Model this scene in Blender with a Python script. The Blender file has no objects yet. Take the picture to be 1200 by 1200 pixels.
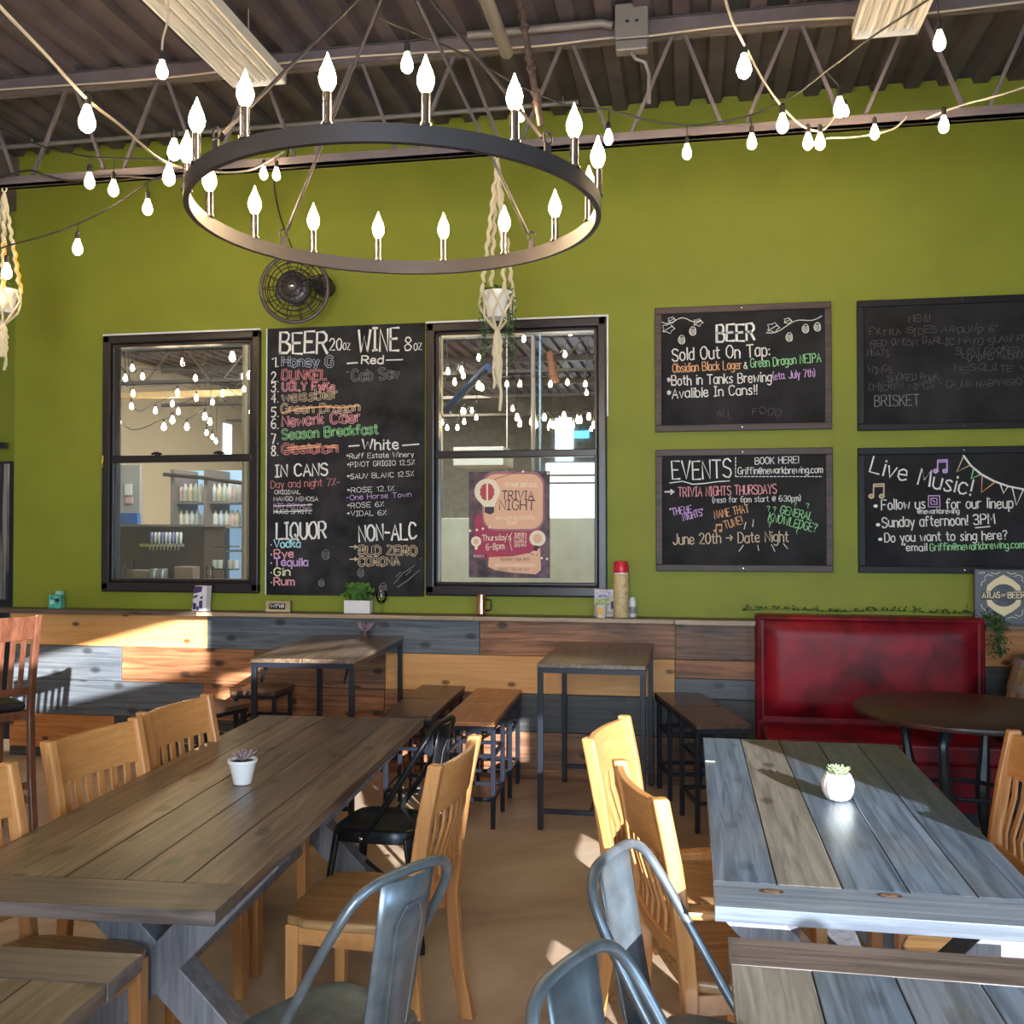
import bpy, math, random
from mathutils import Vector, Matrix
R = math.radians
rnd = random.Random(7)
S = bpy.context.scene
COL = S.collection

# ------------------------------------------------------------------ camera
CAM = Vector((0, 0, 1.65)); YAW = R(10.35); PIT = R(1.05); FPX = 1150.0
cam_data = bpy.data.cameras.new('camera'); cam_data.sensor_width = 36; cam_data.lens = 36 * FPX / 1200
cam_data.clip_start = 0.05; cam_data.clip_end = 100
cam = bpy.data.objects.new('camera', cam_data); COL.objects.link(cam)
cam.location = CAM; cam.rotation_euler = (R(90) + PIT, 0, YAW); S.camera = cam

# ------------------------------------------------------------------ world, sun, daylight, added fill, exposure
S.view_settings.view_transform = 'Standard'; S.view_settings.look = 'None'
S.view_settings.gamma = 1; S.view_settings.use_curve_mapping = False
S.view_settings.exposure = 0.54
w = bpy.data.worlds.new('sky'); S.world = w; w.use_nodes = True
bg = w.node_tree.nodes['Background']; bg.inputs[0].default_value = (0.42, 0.66, 1.0, 1); bg.inputs[1].default_value = 3.0
try:
    S.cycles.use_denoising = True; S.cycles.max_bounces = 8; S.cycles.caustics_reflective = False
    S.cycles.sample_clamp_indirect = 6; S.cycles.transparent_max_bounces = 16
except Exception: pass
sd = bpy.data.lights.new('sun', 'SUN'); sd.energy = 12; sd.angle = R(0.4); sd.color = (0.92, 0.96, 1.0)
sun = bpy.data.objects.new('sun', sd); COL.objects.link(sun); sun.location = (6, -8, 6)
sun.rotation_euler = Vector((-0.51, 0.86, -0.26)).to_track_quat('-Z', 'Y').to_euler()
def area(name, loc, aim, sx, sy, power, color, portal=False):
    d = bpy.data.lights.new(name, 'AREA'); d.shape = 'RECTANGLE'; d.size = sx; d.size_y = sy; d.energy = power; d.color = color
    o = bpy.data.objects.new(name, d); COL.objects.link(o); o.location = loc
    o.rotation_euler = (Vector(aim) - Vector(loc)).to_track_quat('-Z', 'Y').to_euler()
    if portal: d.cycles.is_portal = True
    return o
area('rear_daylight_fill', (.25, -2.9, 1.75), (-2.2, 1.6, 1.5), 3.6, 2.4, 430, (0.72, 0.86, 1.0))  # added blue fill behind the viewer; the wall has no window here
area('door_daylight', (2.35, 0.35, 1.5), (-1.5, 2.6, 1.1), 2.3, 2.1, 55, (0.50, 0.74, 1.0))
area('brew_room_fill', (-2.2, 7.3, 4.25), (-2.2, 8.4, 0), 3.6, 1.0, 170, (0.92, 0.96, 1.0))  # added area fill above the glass, brightens the partition front
area('brew_room_far_fill', (-4.5, 14.5, 4.1), (-5.5, 14.5, 0), 6.0, 4.0, 420, (1.0, 0.88, 0.70))  # added warm area fill for the far end of the brew room

# ------------------------------------------------------------------ measuring helper: pixel of the 1200 frame + real depth -> world point
FW = Vector((-math.sin(YAW) * math.cos(PIT), math.cos(YAW) * math.cos(PIT), math.sin(PIT)))
RT = Vector((math.cos(YAW), math.sin(YAW), 0)); UP = RT.cross(FW)
def at(x, y, Y):
    r = FW + RT * ((x - 600) / FPX) - UP * ((y - 600) / FPX)
    return CAM + r * (Y / r.y)

# ------------------------------------------------------------------ mesh collector
class MB:
    def __init__(s): s.v = []; s.f = []
    def add(s, vs, fs, m=None):
        n = len(s.v)
        s.v += [tuple(m @ Vector(p)) if m else tuple(p) for p in vs]
        s.f += [tuple(i + n for i in f) for f in fs]; return s
    def box(s, x0, x1, y0, y1, z0, z1, m=None):
        return s.add([(x0, y0, z0), (x1, y0, z0), (x1, y1, z0), (x0, y1, z0), (x0, y0, z1), (x1, y0, z1), (x1, y1, z1), (x0, y1, z1)],
                     [(0, 3, 2, 1), (4, 5, 6, 7), (0, 1, 5, 4), (1, 2, 6, 5), (2, 3, 7, 6), (3, 0, 4, 7)], m)
    def prism(s, poly, axis, a, b, m=None):      # poly in the plane normal to axis, given as the two other coordinates in order
        def P(u, v, w):
            return {'x': (w, u, v), 'y': (u, w, v), 'z': (u, v, w)}[axis]
        n = len(poly); vs = [P(u, v, a) for u, v in poly] + [P(u, v, b) for u, v in poly]
        return s.add(vs, [tuple(range(n))[::-1], tuple(range(n, 2 * n))] + [(i, (i + 1) % n, n + (i + 1) % n, n + i) for i in range(n)], m)
    def bar(s, p0, p1, w, d, hint=(0, 0, 1)):
        p0 = Vector(p0); p1 = Vector(p1); t = (p1 - p0).normalized(); h = Vector(hint)
        if abs(t.dot(h)) > .98: h = Vector((1, 0, 0))
        a = t.cross(h).normalized(); b = a.cross(t).normalized()
        vs = [p + a * (i * w / 2) + b * (j * d / 2) for p in (p0, p1) for i, j in ((-1, -1), (1, -1), (1, 1), (-1, 1))]
        return s.add(vs, [(0, 1, 2, 3), (7, 6, 5, 4), (0, 4, 5, 1), (1, 5, 6, 2), (2, 6, 7, 3), (3, 7, 4, 0)])
    def tube(s, pts, r, n=8, closed=False, flat=1.0):
        pts = [Vector(p) for p in pts]; N = len(pts); rr = r if isinstance(r, (list, tuple)) else [r] * N
        vs = []; prev = None
        for i, p in enumerate(pts):
            q0 = pts[i - 1] if (i > 0 or closed) else p; q1 = pts[(i + 1) % N] if (i < N - 1 or closed) else p
            t = (q1 - q0).normalized()
            if prev is None:
                h = Vector((0, 0, 1)) if abs(t.z) < .9 else Vector((1, 0, 0)); a = t.cross(h).normalized()
            else:
                a = (prev - t * prev.dot(t)).normalized()
            prev = a; b = t.cross(a)
            for k in range(n):
                c = 2 * math.pi * k / n; vs.append(p + (a * math.cos(c) + b * math.sin(c) * flat) * rr[i])
        fs = []
        for i in range(N if closed else N - 1):
            j = (i + 1) % N
            for k in range(n):
                l = (k + 1) % n; fs.append((i * n + k, i * n + l, j * n + l, j * n + k))
        if not closed: fs += [tuple(range(n))[::-1], tuple(range((N - 1) * n, N * n))]
        return s.add(vs, fs)
    def lathe(s, prof, n=20, c=(0, 0, 0), m=None):       # prof: (r, z) bottom to top
        vs = []; fs = []
        for r, z in prof:
            for k in range(n):
                a = 2 * math.pi * k / n; vs.append((c[0] + r * math.cos(a), c[1] + r * math.sin(a), c[2] + z))
        for i in range(len(prof) - 1):
            for k in range(n):
                l = (k + 1) % n; fs.append((i * n + k, i * n + l, (i + 1) * n + l, (i + 1) * n + k))
        if prof[0] != prof[-1]: fs += [tuple(range(n))[::-1], tuple(range((len(prof) - 1) * n, len(prof) * n))]
        return s.add(vs, fs, m)
    def build(s, name, mat, parent=None, smooth=False, bevel=0, label=None, seg=2):
        me = bpy.data.meshes.new(name); me.from_pydata(s.v, [], s.f); me.validate(); me.update()
        if mat: me.materials.append(mat)
        if smooth:
            me.polygons.foreach_set('use_smooth', [True] * len(me.polygons))
            try: me.set_sharp_from_angle(angle=R(40))
            except Exception: pass
        o = bpy.data.objects.new(name, me); COL.objects.link(o)
        if parent: o.parent = parent
        if bevel:
            b = o.modifiers.new('bevel', 'BEVEL'); b.width = bevel; b.segments = seg; b.limit_method = 'ANGLE'; b.angle_limit = R(40)
        if label: o['label'] = label
        return o
def B(*a, **k): return MB().box(*a, **k)
def tag(o, label, cat, group=None, kind=None):
    o['label'] = label; o['category'] = cat
    if group: o['group'] = group
    if kind: o['kind'] = kind
    return o
def struct(o, label=None):
    o['kind'] = 'structure'
    if label: o['label'] = label
    return o
def thing(name, label, cat, loc=(0, 0, 0), rz=0, group=None):
    o = bpy.data.objects.new(name, None); COL.objects.link(o); o.location = loc; o.rotation_euler = (0, 0, R(rz)); o.empty_display_size = .1
    return tag(o, label, cat, group)
def kids(o): return [c for c in COL.objects if c.parent == o]
def copy_tree(o, parent=None):
    c = o.copy(); COL.objects.link(c)
    if parent: c.parent = parent
    for ch in kids(o): copy_tree(ch, c)
    return c
def again(o, label, loc, rz=None, group=None):
    c = copy_tree(o); c.location = loc; c['label'] = label
    if rz is not None: c.rotation_euler = (0, 0, R(rz))
    if group: c['group'] = group
    return c

# ------------------------------------------------------------------ materials
def newmat(name):
    m = bpy.data.materials.new(name); m.use_nodes = True; nt = m.node_tree
    return m, nt, nt.nodes['Principled BSDF']
def node(nt, t, **k):
    n = nt.nodes.new(t)
    for a, b in k.items(): setattr(n, a, b)
    return n
def plain(name, col, rough=.5, metal=0, spec=.5, noise=0, nscale=8, bump=0, bscale=60, coat=0, trans=0):
    m, nt, p = newmat(name)
    p.inputs['Base Color'].default_value = (*col, 1); p.inputs['Roughness'].default_value = rough
    p.inputs['Metallic'].default_value = metal; p.inputs['Specular IOR Level'].default_value = spec
    p.inputs['Coat Weight'].default_value = coat; p.inputs['Transmission Weight'].default_value = trans
    tc = node(nt, 'ShaderNodeTexCoord')
    if noise:
        n = node(nt, 'ShaderNodeTexNoise'); n.inputs['Scale'].default_value = nscale; n.inputs['Detail'].default_value = 5
        nt.links.new(tc.outputs['Object'], n.inputs['Vector'])
        r = node(nt, 'ShaderNodeValToRGB')
        r.color_ramp.elements[0].position = .3; r.color_ramp.elements[1].position = .7
        r.color_ramp.elements[0].color = (*[c * (1 - noise) for c in col], 1); r.color_ramp.elements[1].color = (*[min(1, c * (1 + noise)) for c in col], 1)
        nt.links.new(n.outputs['Fac'], r.inputs['Fac']); nt.links.new(r.outputs['Color'], p.inputs['Base Color'])
    if bump:
        n = node(nt, 'ShaderNodeTexNoise'); n.inputs['Scale'].default_value = bscale; n.inputs['Detail'].default_value = 4
        nt.links.new(tc.outputs['Object'], n.inputs['Vector'])
        b = node(nt, 'ShaderNodeBump'); b.inputs['Strength'].default_value = bump; b.inputs['Distance'].default_value = .01
        nt.links.new(n.outputs['Fac'], b.inputs['Height']); nt.links.new(b.outputs['Normal'], p.inputs['Normal'])
    return m
def wood(name, dark, light, axis='y', rough=.45, knots=0, scale=1.0, coat=0, blot=.0, blotcol=(0.05, .03, .02), vary=.12, lo=.36, hi=.64):
    """grain stretched along one axis, shifted per object, with optional knots and stained blotches"""
    m, nt, p = newmat(name); L = nt.links.new
    tc = node(nt, 'ShaderNodeTexCoord'); oi = node(nt, 'ShaderNodeObjectInfo')
    sh = node(nt, 'ShaderNodeVectorMath', operation='SCALE'); sh.inputs[0].default_value = (17.3, 11.1, 23.7); L(oi.outputs['Random'], sh.inputs['Scale'])
    ad = node(nt, 'ShaderNodeVectorMath', operation='ADD'); L(tc.outputs['Object'], ad.inputs[0]); L(sh.outputs[0], ad.inputs[1])
    mp = node(nt, 'ShaderNodeMapping'); sc = {'x': (1.3, 26, 26), 'y': (26, 1.3, 26), 'z': (26, 26, 1.3)}[axis]
    mp.inputs['Scale'].default_value = [c * scale for c in sc]; L(ad.outputs[0], mp.inputs['Vector'])
    n1 = node(nt, 'ShaderNodeTexNoise'); n1.inputs['Scale'].default_value = 1.6; n1.inputs['Detail'].default_value = 7; n1.inputs['Roughness'].default_value = .62; n1.inputs['Distortion'].default_value = .6
    L(mp.outputs[0], n1.inputs['Vector'])
    r = node(nt, 'ShaderNodeValToRGB'); r.color_ramp.elements[0].position = lo; r.color_ramp.elements[1].position = hi
    r.color_ramp.elements[0].color = (*dark, 1); r.color_ramp.elements[1].color = (*light, 1); L(n1.outputs['Fac'], r.inputs['Fac'])
    col = r.outputs['Color']
    if knots or blot:
        mk = node(nt, 'ShaderNodeMapping'); sk = {'x': (.55, 1, 1), 'y': (1, .55, 1), 'z': (1, 1, .55)}[axis]; mk.inputs['Scale'].default_value = sk
        L(ad.outputs[0], mk.inputs['Vector'])
    if knots:
        sp = node(nt, 'ShaderNodeSeparateXYZ'); cb = node(nt, 'ShaderNodeCombineXYZ'); L(mk.outputs[0], sp.inputs[0]); L(sp.outputs['Y' if axis == 'y' else 'X'], cb.inputs[0]); L(sp.outputs['X' if axis == 'y' else 'Z'], cb.inputs[1])
        vo = node(nt, 'ShaderNodeTexVoronoi', voronoi_dimensions='2D'); vo.inputs['Scale'].default_value = 4.6; L(cb.outputs[0], vo.inputs['Vector'])
        kr = node(nt, 'ShaderNodeValToRGB'); kr.color_ramp.elements[0].position = .05 if knots >= 1 else .06; kr.color_ramp.elements[1].position = .09 if knots >= 1 else .13
        kr.color_ramp.elements[0].color = (1, 1, 1, 1); kr.color_ramp.elements[1].color = (0, 0, 0, 1); L(vo.outputs['Distance'], kr.inputs['Fac'])
        ml = node(nt, 'ShaderNodeMath', operation='MULTIPLY'); ml.inputs[1].default_value = knots; L(kr.outputs['Color'], ml.inputs[0])
        mx = node(nt, 'ShaderNodeMixRGB'); L(ml.outputs[0], mx.inputs['Fac']); L(col, mx.inputs[1]); mx.inputs[2].default_value = (*[c * .28 for c in dark], 1); col = mx.outputs[0]
    if blot:
        nb = node(nt, 'ShaderNodeTexNoise'); nb.inputs['Scale'].default_value = 2.3; nb.inputs['Detail'].default_value = 4; L(mk.outputs[0], nb.inputs['Vector'])
        br = node(nt, 'ShaderNodeValToRGB'); br.color_ramp.elements[0].position = .48; br.color_ramp.elements[1].position = .66; L(nb.outputs['Fac'], br.inputs['Fac'])
        mb = node(nt, 'ShaderNodeMath', operation='MULTIPLY'); mb.inputs[1].default_value = blot; L(br.outputs['Color'], mb.inputs[0])
        mx = node(nt, 'ShaderNodeMixRGB'); L(mb.outputs[0], mx.inputs['Fac']); L(col, mx.inputs[1]); mx.inputs[2].default_value = (*blotcol, 1); col = mx.outputs[0]
    hs = node(nt, 'ShaderNodeHueSaturation'); L(col, hs.inputs['Color'])
    mr = node(nt, 'ShaderNodeMapRange'); mr.inputs['To Min'].default_value = 1 - vary; mr.inputs['To Max'].default_value = 1 + vary
    L(oi.outputs['Random'], mr.inputs['Value']); L(mr.outputs[0], hs.inputs['Value']); L(hs.outputs[0], p.inputs['Base Color'])
    p.inputs['Roughness'].default_value = rough; p.inputs['Coat Weight'].default_value = coat; p.inputs['Coat Roughness'].default_value = .25
    b = node(nt, 'ShaderNodeBump'); b.inputs['Strength'].default_value = .25; b.inputs['Distance'].default_value = .004
    L(n1.outputs['Fac'], b.inputs['Height']); L(b.outputs['Normal'], p.inputs['Normal'])
    return m
def emit(name, col, strength):
    m, nt, p = newmat(name); p.inputs['Base Color'].default_value = (*col, 1)
    p.inputs['Emission Color'].default_value = (*col, 1); p.inputs['Emission Strength'].default_value = strength; return m
def glassy(name, tint=(.93, .96, .96), refl=.05):
    m = bpy.data.materials.new(name); m.use_nodes = True; nt = m.node_tree; nt.nodes.clear(); L = nt.links.new
    o = node(nt, 'ShaderNodeOutputMaterial'); t = node(nt, 'ShaderNodeBsdfTransparent'); t.inputs[0].default_value = (*tint, 1)
    g = node(nt, 'ShaderNodeBsdfGlossy'); g.inputs['Roughness'].default_value = .01
    f = node(nt, 'ShaderNodeFresnel'); f.inputs['IOR'].default_value = 1.5
    a = node(nt, 'ShaderNodeMath', operation='ADD'); a.inputs[1].default_value = refl; L(f.outputs[0], a.inputs[0])
    mx = node(nt, 'ShaderNodeMixShader'); L(a.outputs[0], mx.inputs[0]); L(t.outputs[0], mx.inputs[1]); L(g.outputs[0], mx.inputs[2]); L(mx.outputs[0], o.inputs[0])
    return m

M = {}
M['green'] = plain('green_wall_paint', (.245, .268, .029), .55, spec=.25, noise=.06, nscale=3, bump=.05, bscale=90)
M['deck'] = plain('painted_steel_deck', (.100, .082, .094), .6, spec=.3, noise=.2, nscale=5)
M['steel_grey'] = plain('painted_joist_steel', (.15, .122, .128), .5, noise=.15, nscale=6)
M['galv'] = plain('dull_grey_pipe', (.26, .23, .215), .5, metal=.3)
M['rust'] = plain('rusty_pipe', (.20, .14, .12), .45, metal=.6, noise=.4, nscale=30)
M['black'] = plain('black_painted_metal', (.012, .014, .02), .38)
M['leg'] = plain('black_steel_tube', (.014, .017, .026), .33, metal=.3)
M['frame'] = plain('dark_brown_window_paint', (.024, .018, .020), .28, noise=.15, nscale=20)
M['board_frame'] = wood('dark_walnut_frame', (.035, .018, .014), (.085, .045, .034), 'x', .5)
M['board_black'] = plain('black_board_frame', (.012, .010, .010), .5, spec=.3)
M['slate'] = plain('chalkboard_slate', (.023, .022, .024), .75, spec=.2, noise=.6, nscale=3)
M['slate2'] = plain('smudged_chalkboard_slate', (.030, .028, .030), .75, spec=.2, noise=.6, nscale=5)
M['pine'] = wood('yellow_pine', (.74, .31, .085), (.92, .49, .185), 'x', .5, knots=1, lo=.25, hi=.75)
M['brownplank'] = wood('brown_stained_plank', (.17, .062, .024), (.50, .205, .085), 'x', .5, knots=.9, blot=.5, blotcol=(.04, .022, .014))
M['darkplank'] = wood('dark_brown_stained_plank', (.10, .046, .025), (.34, .155, .072), 'x', .5, knots=.9, blot=.45, blotcol=(.025, .018, .015))
M['greyplank'] = wood('blue_grey_stained_plank', (.078, .088, .100), (.175, .185, .198), 'x', .42, knots=.8, blot=.25, blotcol=(.16, .11, .07))
M['charplank'] = wood('charcoal_stained_plank', (.028, .027, .028), (.075, .068, .062), 'x', .45, knots=.6)
M['orangeplank'] = wood('orange_stained_plank', (.40, .13, .030), (.62, .25, .070), 'x', .5, knots=1)
M['ledge'] = wood('ledge_board', (.055, .036, .026), (.19, .13, .085), 'x', .45)
M['tabbrown'] = wood('brown_grey_table_plank', (.080, .050, .036), (.235, .158, .106), 'y', .34, knots=.8, coat=.12, blot=.35, blotcol=(.065, .058, .054), vary=.18)
M['tabblue'] = wood('blue_grey_table_plank', (.040, .056, .082), (.115, .150, .200), 'y', .30, knots=.35, coat=.3, blot=.3, blotcol=(.14, .11, .075), vary=.22)
M['tabgrey'] = wood('warm_grey_table_plank', (.085, .076, .066), (.195, .170, .140), 'y', .32, knots=.7, coat=.2)
M['tabend'] = wood('grey_end_board', (.070, .052, .046), (.160, .122, .106), 'x', .34, knots=.5, coat=.1)
M['tabendblue'] = wood('blue_grey_end_board', (.085, .100, .125), (.165, .190, .225), 'x', .30, knots=.9, coat=.3)
M['trestle'] = wood('grey_stained_trestle', (.17, .175, .20), (.31, .30, .33), 'z', .4)
M['chair'] = wood('honey_oak', (.46, .185, .052), (.64, .31, .11), 'z', .36, coat=.3, lo=.25, hi=.75, vary=.08)
M['chairx'] = wood('honey_oak_rail', (.46, .185, .052), (.64, .31, .11), 'y', .36, coat=.3, lo=.25, hi=.75, vary=.08)
M['seat'] = wood('worn_oak_seat', (.26, .125, .045), (.52, .28, .11), 'x', .38, coat=.3, blot=.3, blotcol=(.45, .33, .2))
M['mahog'] = wood('mahogany', (.105, .034, .018), (.20, .075, .038), 'z', .32, coat=.4)
M['gun'] = plain('gunmetal_chair', (.20, .235, .265), .36, metal=.65, noise=.2, nscale=20)
M['gundark'] = plain('black_gunmetal_chair', (.035, .038, .042), .32, metal=.8, noise=.2, nscale=20)
M['cushion'] = plain('black_vinyl', (.012, .012, .014), .4)
M['stool_dark'] = wood('dark_walnut_top', (.045, .022, .014), (.12, .062, .036), 'y', .33, coat=.3)
M['stool_orange'] = wood('orange_pine_top', (.36, .145, .045), (.55, .25, .09), 'y', .35, coat=.3)
M['hightop'] = wood('brown_high_table_top', (.075, .045, .028), (.21, .135, .085), 'y', .3, coat=.4)
M['chrome'] = plain('bright_metal', (.7, .7, .7), .2, metal=1)
M['iron'] = plain('oiled_bronze', (.065, .055, .055), .42, metal=.5)
M['candle'] = plain('candle_sleeve', (.30, .25, .22), .2, metal=.9)
M['bulb'] = emit('lit_warm_bulb', (1, .73, .42), 85)
M['bulb_far'] = emit('lit_warm_string_bulb', (1, .73, .42), 62)
M['cord'] = plain('black_cord', (.02, .018, .018), .5)
M['cordlite'] = plain('pale_cord', (.55, .46, .36), .5)
M['white_cer'] = plain('white_ceramic', (.82, .80, .77), .25)
M['soil'] = plain('potting_soil', (.06, .04, .03), .9, noise=.4, nscale=60)
M['leaf'] = plain('green_leaf', (.09, .20, .035), .5, noise=.3, nscale=30)
M['leafdark'] = plain('dark_green_leaf', (.045, .105, .03), .5, noise=.3, nscale=30)
M['succ'] = plain('pale_green_succulent', (.38, .48, .25), .5)
M['succ2'] = plain('purple_succulent', (.34, .24, .26), .5, noise=.3, nscale=60)
M['rope'] = plain('cream_cotton_rope', (.78, .68, .47), .85, bump=.6, bscale=300)
M['orange_rope'] = plain('orange_cord', (.85, .42, .05), .8)
M['glass'] = glassy('window_glass')
M['clear'] = glassy('clear_glass', (.97, .98, .98), .0)
M['white_trim'] = plain('white_caulk', (.8, .78, .74), .6)
M['refl'] = plain('white_fixture_steel', (.80, .77, .72), .35)
M['tubelamp'] = plain('unlit_fluorescent_tube', (.62, .58, .52), .3)

def leather():
    m, nt, p = newmat('oxblood_vinyl'); L = nt.links.new
    tc = node(nt, 'ShaderNodeTexCoord'); n = node(nt, 'ShaderNodeTexNoise'); n.inputs['Scale'].default_value = 3.6; n.inputs['Detail'].default_value = 6; n.inputs['Distortion'].default_value = .5
    L(tc.outputs['Object'], n.inputs['Vector']); r = node(nt, 'ShaderNodeValToRGB')
    r.color_ramp.elements[0].position = .35; r.color_ramp.elements[0].color = (.060, .003, .007, 1)
    r.color_ramp.elements[1].position = .68; r.color_ramp.elements[1].color = (.33, .008, .018, 1)
    L(n.outputs['Fac'], r.inputs['Fac']); L(r.outputs[0], p.inputs['Base Color']); p.inputs['Roughness'].default_value = .42; p.inputs['Specular IOR Level'].default_value = .28; return m
M['leather'] = leather()
def concrete():
    m, nt, p = newmat('stained_concrete'); L = nt.links.new
    tc = node(nt, 'ShaderNodeTexCoord'); n = node(nt, 'ShaderNodeTexNoise'); n.inputs['Scale'].default_value = 1.1; n.inputs['Detail'].default_value = 8; n.inputs['Roughness'].default_value = .6; n.inputs['Distortion'].default_value = 1.2
    L(tc.outputs['Object'], n.inputs['Vector']); r = node(nt, 'ShaderNodeValToRGB'); e = r.color_ramp.elements
    e[0].position = .28; e[0].color = (.33, .20, .125, 1); e[1].position = .72; e[1].color = (.72, .57, .42, 1)
    x = e.new(.5); x.color = (.54, .385, .26, 1)
    L(n.outputs['Fac'], r.inputs['Fac']); L(r.outputs[0], p.inputs['Base Color'])
    n2 = node(nt, 'ShaderNodeTexNoise'); n2.inputs['Scale'].default_value = 6; L(tc.outputs['Object'], n2.inputs['Vector'])
    mr = node(nt, 'ShaderNodeMapRange'); mr.inputs['To Min'].default_value = .28; mr.inputs['To Max'].default_value = .55; L(n2.outputs['Fac'], mr.inputs['Value']); L(mr.outputs[0], p.inputs['Roughness'])
    return m
M['floor'] = concrete()
def chalk(name, col, k=1.0): return plain('chalk_' + name, tuple(c * k for c in col), .9)
CH = {'w': chalk('white', (.86, .84, .80)), 'g': chalk('green', (.35, .75, .35)), 'o': chalk('orange', (.85, .45, .22)), 'p': chalk('pink', (.85, .38, .42)),
      'v': chalk('violet', (.66, .42, .80)), 'c': chalk('cyan', (.45, .80, .88)), 'y': chalk('yellow', (.80, .80, .45)), 'f': chalk('faint', (.085, .083, .082)),
      'h': chalk('hazy', (.24, .235, .23)), 'r': chalk('red', (.72, .27, .28)), 'b': chalk('blue_grey', (.45, .50, .62)), 't': chalk('tan', (.72, .56, .38)), 'k': plain('printed_dark_ink', (.05, .03, .05), .6)}

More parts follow.
